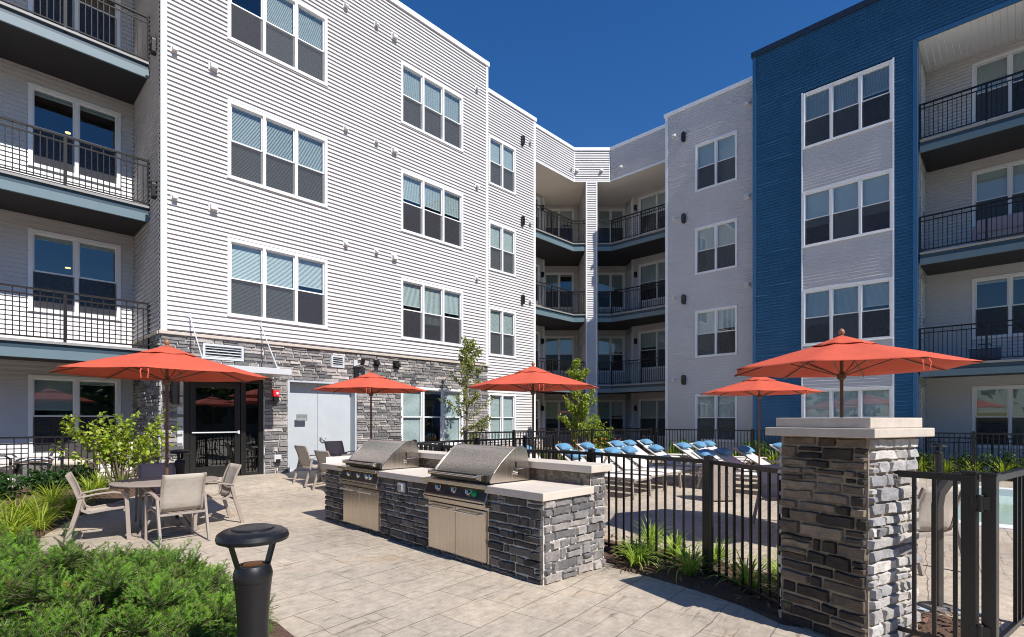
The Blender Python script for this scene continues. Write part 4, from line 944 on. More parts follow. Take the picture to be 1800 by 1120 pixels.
UMB = [((2.0, 8.76), 0.39, "coral umbrella over the round table beside the yellow-green shrub"), ((6.62, 10.95), .2, "coral umbrella in front of the grey metal double door"),
       ((7.8, 6.9), .05, "coral umbrella rising behind the two grills with the slim tree beyond"), ((13.1, 4.4), .3, "smaller looking coral umbrella by the lounger rows in front of the blue wall"),
       ((7.66, 1.58), 0.0, "large near coral umbrella rising above the stone pillar")]
up = make_umbrella(UMB[0][2])
for i, ((x, y), a, lb) in enumerate(UMB): place(up, i == 0, (x, y, gz(y)), a, lb)

# ------------------------------------------------------------------ tables and sling chairs
def make_table(label, group):
    t = thing("patio_table", label, "table", (0, 0, 0), 0, group); RT = .66
    mb = MB(); mb.lathe([(.025, .712), (RT - .02, .708), (RT, .716), (RT, .728), (RT - .012, .735), (.025, .735)], 56, cap=False); mb.build("tabletop", M["frame"], t, smooth=30)
    for k in range(4):
        a = k * math.pi / 2 + .5; c, s = math.cos(a), math.sin(a)
        mb = MB(); mb.sweep([(c * .42, s * .42, .015), (c * .20, s * .20, .30), (c * .22, s * .22, .55), (c * .40, s * .40, .705)], .045, .022); mb.build("leg", M["frame"], t, bevel=.003)
    mb = MB(); mb.lathe([(.21, .28), (.23, .29), (.21, .30)], 24, cap=False); mb.lathe([(.40, .0), (.41, .012), (.36, .018), (.345, .006)], 32, cap=False); mb.build("ring_brace", M["frame"], t, smooth=40)
    return t
TAB = [((2.0, 8.78), "taupe round patio table beside the shrub bed, umbrella pole through its middle"), ((6.60, 10.95), "taupe round patio table before the grey metal doors"),
       ((7.8, 6.9), "taupe patio table under the umbrella behind the grills"), ((7.66, 1.58), "taupe patio table under the umbrella behind the stone pillar")]
tp = make_table(TAB[0][1], "round patio tables")
for i, ((x, y), lb) in enumerate(TAB): place(tp, i == 0, (x, y, gz(y)), .3 * i, lb)
def make_chair(label):
    """faces +x; seat centre at the origin"""
    c = thing("sling_chair", label, "chair", (0, 0, 0), 0, "taupe sling armchairs"); w = .275; fm = M["frame"]
    for s in (-1, 1):
        y = s * w
        mb = MB(); mb.sweep([(.30, y, 0), (.275, y, .56), (.262, y, .615)], .030, .048); mb.build("leg", fm, c, bevel=.004)
        mb = MB(); mb.sweep([(-.36, y, 0), (-.245, y, .40), (-.20, y, .60)], .030, .048); mb.build("leg", fm, c, bevel=.004)
        mb = MB(); mb.sweep([(.305, y, .60), (.27, y, .628), (.12, y, .648), (-.05, y, .635), (-.23, y, .60)], .050, .022); mb.build("armrest", fm, c, bevel=.005)
        mb = MB(); q = s * (w - .035)
        mb.sweep([(.30, q, .405), (.24, q, .435), (.05, q, .418), (-.12, q, .395), (-.185, q, .43), (-.215, q, .52), (-.235, q, .62), (-.275, q, .74), (-.345, q, .90)], .026, .032); mb.build("side_rail", fm, c, bevel=.004)
    for q in ((-.222, .585, .032), (.25, .40, .03), (-.25, .385, .03)): mb = MB(); mb.sweep([(q[0], -w, q[1]), (q[0], w, q[1])], .02, q[2]); mb.build("crossbar", fm, c, bevel=.003)
    def sling(pts, name):
        mb = MB(); n = 7; vs_ = []
        for x, z, dx, dz in pts:
            for j in range(n):
                t = j / (n - 1) * 2 - 1; k = 1 - t * t; vs_.append((x + dx * k, t * (w - .035), z + dz * k))
        m = len(pts); mb.add(vs_, [(i * n + j, i * n + j + 1, (i + 1) * n + j + 1, (i + 1) * n + j) for i in range(m - 1) for j in range(n - 1)])
        o = mb.build(name, M["sling"], c, smooth=180); q = o.modifiers.new("thick", 'SOLIDIFY'); q.thickness = .004; q.offset = 0; return o
    sling([(.305, .40, 0, 0), (.285, .432, 0, 0), (.22, .438, 0, -.008), (.05, .42, 0, -.022), (-.10, .398, 0, -.018), (-.17, .408, 0, -.01)], "seat")
    sling([(-.178, .415, 0, 0), (-.205, .47, -.008, 0), (-.225, .55, -.018, 0), (-.242, .64, -.022, 0), (-.275, .74, -.018, 0), (-.315, .835, -.01, 0), (-.346, .902, 0, 0)], "backrest")
    return c
CH_ = [((1.27, 8.86), -.18, "taupe sling armchair nearest the daylily bed, turned side on to the round table"), ((1.95, 8.06), math.pi / 2 + .04, "taupe sling armchair seen from behind at the round table next to the yew"),
       ((2.63, 8.95), math.pi, "taupe sling armchair at the round table on the side of the grills"), ((2.1, 9.62), -math.pi / 2 - .1, "sling armchair in shade behind the round table against the leafy shrub"),
       ((5.55, 11.62), .05, "taupe sling armchair in front of the signed metal door leaf"), ((5.62, 10.78), .12, "taupe sling armchair beside the far end of the stone grill island"),
       ((6.45, 12.05), -math.pi / 2 + .1, "dark backed sling armchair behind the table against the door leaf with the handle"),
       ((8.35, 5.95), 2.1, "taupe sling armchair just behind the raised bar ledge inside the pool fence"), ((8.5, 2.48), -2.1, "sling armchair behind the fence beside the shaded face of the stone pillar"), ((7.24, .80), .9, "sling armchair showing beyond the sunlit face of the stone pillar behind the gate panel")]
cp_ = make_chair(CH_[0][2])
for i, ((x, y), a, lb) in enumerate(CH_): place(cp_, i == 0, (x, y, gz(y)), a, lb)

# ------------------------------------------------------------------ loungers (head at +y) and pillows
def make_lounger(label):
    c = thing("sun_lounger", label, "sun lounger", (0, 0, 0), 0, "white sling sun loungers in rows by the pool"); w = .33; fm = M["frame"]
    for s in (-1, 1):
        mb = MB(); mb.sweep([(s * w, -1.0, .385), (s * w, -.9, .40), (s * w, .2, .375), (s * w, .98, .345)], .030, .055); mb.build("side_rail", fm, c, bevel=.004)
        for y0, y1 in ((-.93, -.96), (.70, .78)):
            mb = MB(); mb.sweep([(s * w, y0, .38), (s * w, y1, 0)], .032, .055, up=(0, 1, 0)); mb.build("leg", fm, c, bevel=.004)
        mb = MB(); mb.sweep([(s * (w - .04), .18, .385), (s * (w - .04), .5, .56), (s * (w - .04), .96, .83)], .026, .036); mb.build("back_rail", fm, c, bevel=.003)
        mb = MB(); mb.sweep([(s * (w - .04), .62, .62), (s * (w - .04), .82, .35)], .016, .02); mb.build("back_strut", fm, c)
    for q in ((-.98, .385, .05), (.95, .345, .04), (.0, .355, .03)): mb = MB(); mb.sweep([(-w, q[0], q[1]), (w, q[0], q[1])], .03, q[2]); mb.build("crossbar", fm, c, bevel=.003)
    def sling(pts, name):
        mb = MB(); n = 6; vs_ = []
        for y, z, d in pts:
            for j in range(n):
                t = j / (n - 1) * 2 - 1; vs_.append((t * (w - .02), y, z - d * (1 - t * t)))
        m = len(pts); mb.add(vs_, [(i * n + j, i * n + j + 1, (i + 1) * n + j + 1, (i + 1) * n + j) for i in range(m - 1) for j in range(n - 1)])
        o = mb.build(name, M["sling_white"], c, smooth=180); q = o.modifiers.new("thick", 'SOLIDIFY'); q.thickness = .006; q.offset = 0
    sling([(-1.0, .40, 0), (-.96, .418, 0), (-.6, .42, .02), (-.1, .41, .03), (.19, .40, .02)], "seat")
    sling([(.19, .40, .02), (.42, .53, .025), (.7, .69, .02), (.9, .808, .01), (.98, .855, 0)], "backrest")
    return c
def make_pillow(label):
    c = MB(); nu, nv = 15, 11
    for sgn in (1, -1):
        vs_ = []
        for j in range(nv):
            for i in range(nu):
                u = i / (nu - 1) * 2 - 1; v = j / (nv - 1) * 2 - 1
                e = (1 - abs(u) ** 2.4) * (1 - abs(v) ** 2.4); th = .088 * e ** .6
                k = 1 - .07 * (1 - abs(u) ** 2) * abs(v) - .0; k2 = 1 - .07 * (1 - abs(v) ** 2) * abs(u)
                vs_.append((u * .235 * k2, v * .155 * k, sgn * th + .012 * e * noise.noise(Vector((u * 2.2, v * 2.2, sgn * 3)))))
        fs = [(j * nu + i, j * nu + i + 1, (j + 1) * nu + i + 1, (j + 1) * nu + i) for j in range(nv - 1) for i in range(nu - 1)]
        c.add(vs_, fs if sgn > 0 else [tuple(reversed(f)) for f in fs])
    o = c.build("pillow", M["pillow"], smooth=180); return tag(o, label, "pillow", "blue pillows on the sun loungers")
# head rows: (pillow x, pillow y) grouped into three rows parallel to the white wing
ROWS = [("back row by the fence", 9.62, [9.2, 10.5, 12.2, 13.25, 15.0, 15.85, 16.95]), ("middle row", 7.36, [9.6, 10.5, 11.35, 12.15, 13.36, 15.25, 16.25, 17.2]), ("front row", 5.2, [12.0, 13.0, 14.3, 16.9])]
ORD = ["first", "second", "third", "fourth", "fifth", "sixth", "seventh", "eighth"]
lp = pp = None; rng = random.Random(8)
for rn, ry, xs in ROWS:
    for k, x in enumerate(xs):
        yy = ry + rng.uniform(-.1, .1); a = rng.uniform(-.05, .05) - .06
        ll = f"white sling sun lounger, {ORD[k]} from the grills, {rn}"; pl_ = f"blue pillow on the {ORD[k]} lounger from the grills, {rn}"
        if lp is None: lp = make_lounger(ll); pp = make_pillow(pl_); l_, p_ = lp, pp
        else: l_ = copy_tree(lp); p_ = copy_tree(pp); l_["label"] = ll; p_["label"] = pl_
        l_.location = (x, yy - .80, gz(yy) * .5); l_.rotation_euler.z = a
        off = Matrix.Rotation(a, 3, 'Z') @ Vector((rng.uniform(-.03, .03), .765, .815))
        p_.location = (x + off.x, yy - .80 + off.y, gz(yy) * .5 + off.z); p_.rotation_euler = (R(20 + rng.uniform(-6, 6)), 0, a + rng.uniform(-.12, .12))

bn = thing("towel_bin", "beige metal towel bin with bolted panel behind the fence by the loungers", "bin", (10.35, 4.25, 0), R(YAW - 90) + .1)
mb = MB(); mb.prism([(-.235, .03), (.235, .03), (.235, .64), (.215, .70), (.16, .725), (-.16, .725), (-.215, .70), (-.235, .64)], 0, 2, 1, -.22, .22); mb.build("body", M["frame"], bn, bevel=.006)
mb = MB()
for x in (-.06, .10):
    for z in (.12, .32, .58): mb.tube([(x, -.22, z), (x, -.232, z)], .012, 8)
mb.build("bolt", M["chrome"], bn); mb = MB(); mb.box(-.22, -.2, 0, .22, .2, .03); mb.build("foot", M["black"], bn)

# ------------------------------------------------------------------ pool handrail, small items on walls and balconies
hr = thing("pool_handrail", "dark curved pool handrail post with base plate behind the gate panel", "handrail", (*axial(3.585, 4.42), 0), math.atan2(Vector(axial(1, .12)).y, Vector(axial(1, .12)).x))
mb = MB(); mb.sweep([(0, 0, .04), (0, 0, .88), (.02, 0, .98), (.09, 0, 1.065), (.20, 0, 1.10), (.52, 0, 1.11)], .062, .062, up=(0, 1, 0)); mb.build("rail", pm("bronze_rail", (.10, .09, .085), .3, metal=.5), hr, bevel=.006)
mb = MB(); mb.box(-.11, -.09, 0, .11, .09, .045); mb.build("base_plate", pm("grey_plate", (.16, .15, .14), .4), hr, bevel=.008)

def sconce(MW, u, z, kind, label, name="wall_lamp"):
    p = MW @ Vector((u, 0, z)); o = thing(name, label, "wall lamp", p, 0, "black wall lamps" if kind == "oval" else "small black balcony lamps"); T = Matrix.Translation(-p) @ MW
    mb = MB(T); 
    if kind == "oval":
        mb.prism([(u + .085 * math.cos(a) , z + .115 * (1 if math.sin(a) >= 0 else -1) + .085 * math.sin(a)) for a in [k * math.pi / 10 + .001 for k in range(20)]], 0, 2, 1, -.12, -.02); mb.build("housing", M["black"], o, bevel=.012)
        mb = MB(T); mb.box(u - .03, -.125, z + .04, u + .03, -.119, z + .1); mb.build("lens", M["steel_dark"], o)
    else:
        mb.box(u - .06, -.05, z - .14, u + .06, -.012, z + .14); mb.build("back_plate", M["black"], o, bevel=.005); mb = MB(T); mb.lathe([(.055, -.12), (.065, -.10), (.065, .10), (.05, .12)], 14, (u, -.10, z)); mb.build("shade", M["black"], o, smooth=40)
    return o
FL = ["ground floor", "second floor", "third floor", "top floor"]
for z, r in ((6.54, 1), (9.77, 2), (13.08, 3)): sconce(MB_, 15.86, z, "oval", f"black oval wall lamp on the sunlit set-back bay, {FL[r]}")
for z, r in ((3.22, 0), (6.49, 1), (9.78, 2), (13.1, 3)): sconce(MD, -9.72, z, "oval", f"black oval wall lamp on the shaded grey-white bay, above the {FL[r]} window row")
for z, r in ((6.75, 1), (9.98, 2)): sconce(MR, 2.25, z, "oval", f"black wall lamp on the shaded return wall beside the {FL[r]} balcony end")
for r, z in enumerate(HEAD):
    sconce(MSL, 19.86, z - .45, "small", f"small black lamp in the {FL[r]} recess, sunnier side of the white column"); sconce(MSR, -13.6, z - .45, "small", f"small black lamp in the {FL[r]} recess, shaded side of the white column")
p = (3.23, 13.61, 2.2); o = thing("wall_lamp", "grey cylinder wall lamp on the stone between corner and storefront door", "wall lamp", p)
mb = MB(); mb.box(-.07, -.11, -.22, .07, -.03, .22); mb.build("back_plate", M["steel_dark"], o, bevel=.006); mb = MB(); mb.lathe([(.07, -.26), (.08, -.25), (.08, .25), (.07, .26)], 16, (0, -.17, 0)); mb.build("shade", M["steel_dark"], o, smooth=40)
o = thing("fire_alarm", "red fire alarm horn with clear strobe on the stone between the doors", "fire alarm", (5.45, 13.61, 2.27))
mb = MB(); mb.box(-.085, -.12, -.085, .085, -.04, .085); mb.build("housing", M["red"], o, bevel=.015); mb = MB(); mb.box(.0, -.14, -.03, .05, -.12, .03); mb.build("strobe", M["white"], o, bevel=.005)
mb = MB(); mb.lathe([(.06, -.2), (.075, -.19), (.075, -.09)], 14, (0, -.09, 0)); mb.build("horn", M["black"], o, smooth=40)
o = thing("flood_light", "black security flood light on a conduit over the grey double door", "flood light", (7.72, 13.61, 3.0))
mb = MB(); mb.box(-.07, -.09, -.42, .07, -.03, .10); mb.build("junction_box", M["black"], o, bevel=.006); mb = MB(); mb.box(-.10, -.10, .12, .02, -.03, .30); mb.tube([(-.02, -.09, .15), (.10, -.20, .2)], .03, 8); mb.build("bracket", M["alu"], o, bevel=.004)
mb = MB(Matrix.Translation((.17, -.24, .24)) @ Matrix.Rotation(.5, 4, 'X') @ Matrix.Rotation(-.2, 4, 'Z')); mb.box(-.12, -.04, -.10, .12, .05, .10); ho = mb.build("lamp_head", M["black"], o, bevel=.01)
mb = MB(Matrix.Translation((.17, -.24, .24)) @ Matrix.Rotation(.5, 4, 'X') @ Matrix.Rotation(-.2, 4, 'Z')); mb.box(-.02, -.046, -.07, .10, -.041, .07); mb.build("lens", M["white"], ho)
o = thing("outdoor_outlet", "grey outlet cover low on the stone between the doors", "outlet", (5.50, 13.61, .62)); mb = MB(); mb.box(-.09, -.11, -.09, .09, -.03, .09); mb.build("cover", M["alu"], o, bevel=.012); mb = MB(); mb.box(-.06, -.118, -.12, .06, -.108, -.02); mb.build("flap", M["steel_dark"], o)
sg = thing("door_sign", "small grey room sign with white lettering on the grey metal door", "sign", (6.20, 13.695, 1.66))
mb = MB(); mb.box(-.145, -.018, -.085, .145, 0, .085); mb.build("panel", M["grey_sign"], sg, bevel=.003)
fc = bpy.data.curves.new("lettering", 'FONT'); fc.body = "Pool Storage"; fc.size = .046; fc.align_x = 'CENTER'; fc.extrude = .001
fo = bpy.data.objects.new("tmp", fc); me = bpy.data.meshes.new_from_object(fo); bpy.data.objects.remove(fo); me.materials.clear(); me.materials.append(M["white"])
lo_ = bpy.data.objects.new("lettering", me); COL.objects.link(lo_); lo_.parent = sg; lo_.location = (0, -.021, -.052); lo_.rotation_euler = (math.pi / 2, 0, 0)

# ground floor patio furniture behind the left railing, balcony furniture
def lounge_chair(loc, rz, label):
    o = thing("lounge_chair", label, "chair", loc, rz, "dark cushioned patio chairs"); d = M["steel_dark"]; fm = pm("dark_bronze_frame", (.06, .05, .05), .45)
    for s in (-1, 1):
        for x in (-.32, .3):
            mb = MB(); mb.sweep([(x, s * .33, 0), (x, s * .33, .55 if x > 0 else .5)], .045, .045, up=(1, 0, 0)); mb.build("leg", fm, o, bevel=.003)
        mb = MB(); mb.sweep([(.3, s * .33, .54), (.22, s * .33, .62), (-.1, s * .33, .635), (-.33, s * .33, .60)], .05, .03); mb.build("armrest", fm, o, bevel=.004)
    mb = MB(); mb.box(-.34, -.31, .22, .33, .31, .32); mb.build("seat_frame", fm, o, bevel=.004)
    mb = MB(); mb.box(-.28, -.30, .325, .36, .30, .44); mb.build("cushion", pm("cream_cushion", (.62, .56, .48), .9, var=.06), o, bevel=.04)
    mb = MB(Matrix.Translation((-.34, 0, .36)) @ Matrix.Rotation(-.2, 4, 'Y')); mb.box(-.05, -.31, 0, .03, .31, .55); mb.build("backrest", fm, o, bevel=.02)
lounge_chair((.42, 15.3, .24), -.2, "dark patio chair with cream cushion behind the ground floor railing, nearer the window edge")
lounge_chair((1.75, 15.7, .24), -2.0, "dark patio chair with cream cushion behind the railing, half hidden by the leafy shrub")
o = thing("stool", "square woven stool with patterned cushion behind the ground floor railing", "stool", (1.02, 15.15, .24), .2)
mb = MB(); mb.box(-.24, -.24, 0, .24, .24, .42); mb.build("body", pm("woven_grey", (.16, .15, .15), .8, var=.5, vscale=50), o, bevel=.01)
mb = MB(); mb.lathe([(.02, .43), (.30, .46), (.34, .50), (.30, .56), (.02, .60)], 20); mb.build("cushion", pm("speckled_cushion", (.62, .56, .52), .9, var=.3, vscale=40), o, smooth=60)
o = thing("sofa", "grey outdoor sofa on the shaded third floor balcony", "sofa", (20.6, .05, 6.56), math.pi)
mb = MB(); mb.box(-.35, -.75, 0, .35, .75, .16); mb.build("base", M["black"], o, bevel=.01)
mb = MB(); mb.box(-.35, -.75, .17, .35, .75, .42); mb.build("seat_cushion", pm("sofa_cloth", (.36, .34, .36), .9, var=.05), o, bevel=.04); mb = MB(); mb.box(.2, -.75, .40, .38, .75, .80); mb.build("backrest", M["curtain"], o, bevel=.04)
for s in (-1, 1): mb = MB(); mb.box(-.35, s * .78 - .07, .1, .38, s * .78 + .07, .62); mb.build("armrest", M["curtain"], o, bevel=.03)
o = thing("storage_chest", "navy storage chest with top handle on the shaded second floor balcony", "chest", (20.0, .62, 3.24), .05)
mb = MB(); mb.box(-.18, -.33, .03, .18, .33, .36); mb.build("body", pm("navy", (.02, .05, .11), .5), o, bevel=.02); mb = MB(); mb.box(-.2, -.36, .365, .2, .36, .43); mb.build("lid", pm("steel_blue", (.12, .22, .32), .4), o, bevel=.02); mb = MB(); mb.tube([(0, -.14, .43), (0, -.12, .50), (0, .12, .50), (0, .14, .43)], .015, 8); mb.build("handle", M["black"], o)

# ------------------------------------------------------------------ plants
def mixc(a, b, t): return tuple(x + (y - x) * t for x, y in zip(a, b))
def leafq(mb, p, d, nrm, L, W, fold=.25, tip=.5):
    """one leaf: two folded halves"""
    d = d.normalized(); s = d.cross(nrm)
    if s.length < 1e-4: s = d.orthogonal()
    s.normalize(); n = s.cross(d)
    a = p; m = p + d * L * tip; t = p + d * L - n * L * .10
    mb.add([tuple(a), tuple(m + s * W + n * W * fold), tuple(t), tuple(m - s * W + n * W * fold), tuple(m)], [(0, 4, 1), (4, 2, 1), (0, 3, 4), (3, 2, 4)])
def rv(r): 
    while True:
        v = Vector((r.uniform(-1, 1), r.uniform(-1, 1), r.uniform(-1, 1)))
        if .05 < v.length < 1: return v.normalized()
def grass(label, loc, n, h, spread, cols, seed, group, name="grass_clump", w=.009, cat="plant", flowers=0):
    """arching blades fanning out of one crown"""
    r = random.Random(seed); mb = MB()
    for _ in range(n):
        a = r.uniform(0, 6.283); c, s = math.cos(a), math.sin(a); q = r.random(); L = h * r.uniform(.95, 1.5); mb.tint = mixc(cols[0], cols[1], r.random())
        tilt = R(4 + 40 * q); bend = R(r.uniform(60, 140)) * (.5 + .8 * q); K = 6; x = r.uniform(0, .05); z = 0; tw = r.uniform(-.5, .5); vs_ = []
        for k in range(K + 1):
            f = k / K; ww = w * (1 - f ** 2.2) * (.6 + .8 * min(1, f * 3)) + .0008; ca = a + tw * f * .5; vs_ += [(math.cos(ca) * x - s * ww, math.sin(ca) * x + c * ww, max(z, .008)), (math.cos(ca) * x + s * ww, math.sin(ca) * x - c * ww, max(z, .008))]
            g = tilt + bend * f ** 1.5; x += math.sin(g) * L / K * spread; z += math.cos(g) * L / K
        mb.add(vs_, [(2 * k, 2 * k + 1, 2 * k + 3, 2 * k + 2) for k in range(K)])
    o = mb.build(name, M["blade"], loc=loc); tag(o, label, cat, group)
    if flowers:
        fl = MB()
        for _ in range(flowers):
            a = r.uniform(0, 6.28); q = r.uniform(.05, h * .5); z = h * r.uniform(.95, 1.35); x, y = math.cos(a) * q, math.sin(a) * q; fl.tint = r.choice([(.75, .25, .03), (.8, .42, .05), (.6, .12, .03)])
            for _2 in range(5): leafq(fl, Vector((x, y, z)), rv(r) + Vector((0, 0, .8)), rv(r), .07, .02)
        f_ = fl.build("flower", M["leaf"], o)
    return o
YG = ((.17, .26, .025), (.42, .48, .07)); DG = ((.035, .10, .02), (.12, .22, .04)); MG_ = ((.07, .17, .025), (.24, .34, .06))
GL = [((.55, 10.6), 1.0, YG), ((1.0, 11.55), .9, YG), ((.15, 9.6), 1.1, YG), ((.75, 10.05), 1.0, YG), ((.1, 11.6), .9, YG), ((1.55, 12.0), .85, YG), ((1.75, 12.55), .8, YG), ((-.1, 8.9), 1.0, YG), ((.38, 9.25), .9, YG), ((2.15, 12.75), .8, MG_), ((-.15, 10.5), 1, YG), ((1.2, 11.0), .8, YG)]
near = ["closest to the yew", "in the middle of the left bed", "beside the railing", "beside the table chairs"]
for i, ((x, y), s, cc) in enumerate(GL):
    rad = "by the patio railing" if y > 11.5 else ("against the yew" if y < 9.4 else "between yew and railing")
    grass(f"yellow-green arching daylily clump {rad}, {ORD[i % 8]} along the curved bed" + (" border" if i < 8 else " depth"), (x, y, gz(y) + .03), int(105 * s), .46 * s, 1.15, cc, 200 + i, "yellow-green grass clumps in the curved bed", w=.007)
GR = [((5.22, 2.98), .27), ((5.0, 2.95), .27), ((5.78, 3.2), .30), ((5.04, 2.36), .31), ((5.66, 2.35), .27), ((4.95, 1.76), .32), ((5.42, 1.6), .27), ((4.76, 1.30), .26), ((5.62, 2.8), .25)]
whr = ["behind the island corner", "nearest the island corner", "outside the fence by the island", "at the middle fence post", "behind the middle fence post", "between post and pillar", "on the pool side near the pillar", "at the foot of the pillar", "on the pool side of the strip"]
for i, ((x, y), h) in enumerate(GR): grass(f"green liriope tuft in the mulch strip {whr[i]}", (x, y, .035), 80, h, 1.1, ((.15, .29, .035), (.46, .56, .11)), 230 + i, "green grass tufts in the mulch by the fence", w=.006)
rng = random.Random(12); fi = 0
for x in (9.6, 10.7, 11.7, 12.7, 13.8, 14.8, 15.8, 16.8, 17.8):
    grass(f"grassy clump with orange flowers along the fence behind the loungers, {ORD[fi % 8]} from the {'slim tree' if fi < 8 else 'corner'}", (x, 11.15 + rng.uniform(-.2, .3), gz(11.1)), 80, .6, .9, ((.16, .26, .03), (.36, .42, .06)), 260 + fi, "flowering grass clumps behind the fence", w=.014, flowers=7); fi += 1
fi = 0
for y in (9.6, 8.5, 7.2, 5.9, 4.6, 3.2, 2.0, 1.4, .8, .2, -.4, -1.0):
    grass(f"bright arching grass clump before the {'white bay' if y > 6.8 else 'blue bay' if y > 2.1 else 'right balconies'}, {ORD[fi % 8]} from the fence corner" + (" onward" if fi > 7 else ""), (19.0, y, 0.02), 70, .5, 1.0, ((.18, .27, .03), (.40, .46, .07)), 280 + fi, "grass clumps in front of the shaded walls", w=.014); fi += 1

def bush(name, label, loc, rad, hgt, nst, nleaf, L, cols, seed, group=None, cat="shrub", trunk=True, upright=.5, W=.4):
    """many stems with leaves; crown and stems as parts"""
    r = random.Random(seed); o = thing(name, label, cat, loc, 0, group); st = MB(); lf = MB(); tips = []
    for _ in range(nst):
        a = r.uniform(0, 6.283); q = r.random() ** .6; top = Vector((math.cos(a) * rad[0] * q, math.sin(a) * rad[1] * q, hgt * r.uniform(.55, 1.0) * (1 - .25 * q * (1 - upright))))
        base = Vector((top.x * .12, top.y * .12, 0)); mid = base.lerp(top, .5) + Vector((-top.x * .12, -top.y * .12, hgt * .05)) + rv(r) * .04
        pts = [base, base.lerp(mid, .6) + rv(r) * .015, mid, mid.lerp(top, .55) + rv(r) * .03, top]
        if trunk: st.tube(pts, [.010, .009, .007, .005, .002], 5, cap=False)
        tips.append(pts)
    for _ in range(nleaf):
        pts = r.choice(tips); t = r.random() ** .55 * (1 if r.random() < .8 else .6); f = .30 + .70 * t; k = min(3, int(f * 4)); p = pts[k].lerp(pts[k + 1], f * 4 - k) + rv(r) * r.uniform(.01, .11)
        d = rv(r) + Vector((p.x, p.y, 0)) * .8 + Vector((0, 0, .25)); lf.tint = mixc(cols[0], cols[1], r.random() ** 1.3); ll = L * r.uniform(.6, 1.25)
        leafq(lf, p, d, rv(r) + Vector((0, 0, 1.2)), ll, ll * W)
    if trunk: st.build("stem", M["bark"], o)
    lf.build("foliage", M["leaf"], o); return o
bush("hydrangea_shrub", "airy shrub with bright yellow-green leaves and bare stems by the stone corner", (2.15, 12.75, gz(12.7)), (1.12, .5), 1.50, 38, 1700, .095, ((.20, .30, .025), (.46, .52, .07)), 301, upright=1.0, W=.34)
for i, (x, y, s) in enumerate(((.95, 12.6, 1.0), (1.45, 13.1, .9), (.35, 12.4, .9))):
    bush("low_shrub", ["dark glossy low shrub in the bed under the stool", "dark glossy low shrub beside the airy shrub stems", "dark glossy low shrub at the railing corner of the bed"][i], (x, y, gz(y)), (.42 * s, .38 * s), .55 * s, 26, 700, .085, ((.02, .06, .015), (.07, .16, .035)), 310 + i, "dark glossy low shrubs by the railing", upright=.3, W=.3)
for i, y in enumerate((1.9, .9, .1, -.8)):
    bush("low_shrub", f"dark mounded shrub against the right hand patio railing, {ORD[i]} from the blue wall", (19.35, y, 0), (.4, .5), .75, 22, 520, .09, ((.018, .05, .012), (.06, .13, .03)), 320 + i, "dark shrubs before the right patios", upright=.3)
for i, (x, y, s) in enumerate(((17.6, 11.9, 1), (19.3, 9.4, .8), (19.3, 6.6, .9))):
    bush("low_shrub", ["green rounded shrub behind the fence near the white column", "green shrub before the shaded white bay", "green shrub at the foot of the blue corner"][i], (x, y, gz(y)), (.7 * s, .6 * s), 1.1 * s, 30, 900, .10, ((.05, .13, .02), (.2, .32, .05)), 330 + i, "green shrubs along the far fence", upright=.4)
def slim_tree(label, loc, hgt, rad, n, cols, seed, base=.5, L=.085):
    r = random.Random(seed); o = thing("slim_tree", label, "tree", loc, 0, "slim young trees"); tk = MB(); lf = MB()
    lean = Vector((r.uniform(-.05, .05), r.uniform(-.05, .05), 0)); tr = [Vector((0, 0, 0)), Vector((0, 0, hgt * .3)) + lean, Vector((0, 0, hgt * .65)) + lean * 1.6, Vector((0, 0, hgt)) + lean]
    tk.tube(tr, [.042, .032, .02, .005], 8); brs = []
    for k in range(34):
        f = r.uniform(base / hgt, .97); z = f * hgt; a = r.uniform(0, 6.283); q = rad * (1 - f) ** .45 * (.55 + .45 * math.sin(min(1, f * 2.4) * math.pi / 2)) * r.uniform(.5, 1.15)
        b0 = Vector((lean.x, lean.y, z)); b2 = b0 + Vector((math.cos(a) * q, math.sin(a) * q, q * r.uniform(.5, 1.3))); b1 = b0.lerp(b2, .5) + Vector((0, 0, -.03)); tk.tube([b0, b1, b2], [.012, .008, .003], 5, cap=False); brs.append((b0, b1, b2))
    for _ in range(n):
        b = r.choice(brs); t = r.random() ** .6; p = (b[0].lerp(b[1], t * 2) if t < .5 else b[1].lerp(b[2], t * 2 - 1)) + rv(r) * r.uniform(.01, .13)
        lf.tint = mixc(cols[0], cols[1], r.random() ** 1.4); ll = L * r.uniform(.6, 1.3); leafq(lf, p, rv(r) + Vector((0, 0, -.2)), rv(r) + Vector((0, 0, .8)), ll, ll * .32)
    tk.build("trunk", M["bark"], o); lf.build("crown", M["leaf"], o); return o
slim_tree("slim sparse young tree with yellowing leaves against the stone wall window", (10.75, 12.25, gz(12.2)), 3.95, .95, 2700, ((.10, .14, .03), (.36, .37, .10)), 401, L=.085)
slim_tree("dense narrow young tree with fresh green leaves behind the umbrella by the white column", (16.3, 12.2, gz(12.2)), 3.75, .82, 4300, ((.16, .24, .03), (.42, .46, .09)), 402, base=.25, L=.105)
bush("round_shrub", "bright yellow-green rounded shrub right of the slim tree at the white column", (17.15, 11.9, gz(11.9)), (.65, .6), 1.75, 34, 1300, .10, ((.18, .28, .03), (.42, .48, .08)), 403, upright=.6)

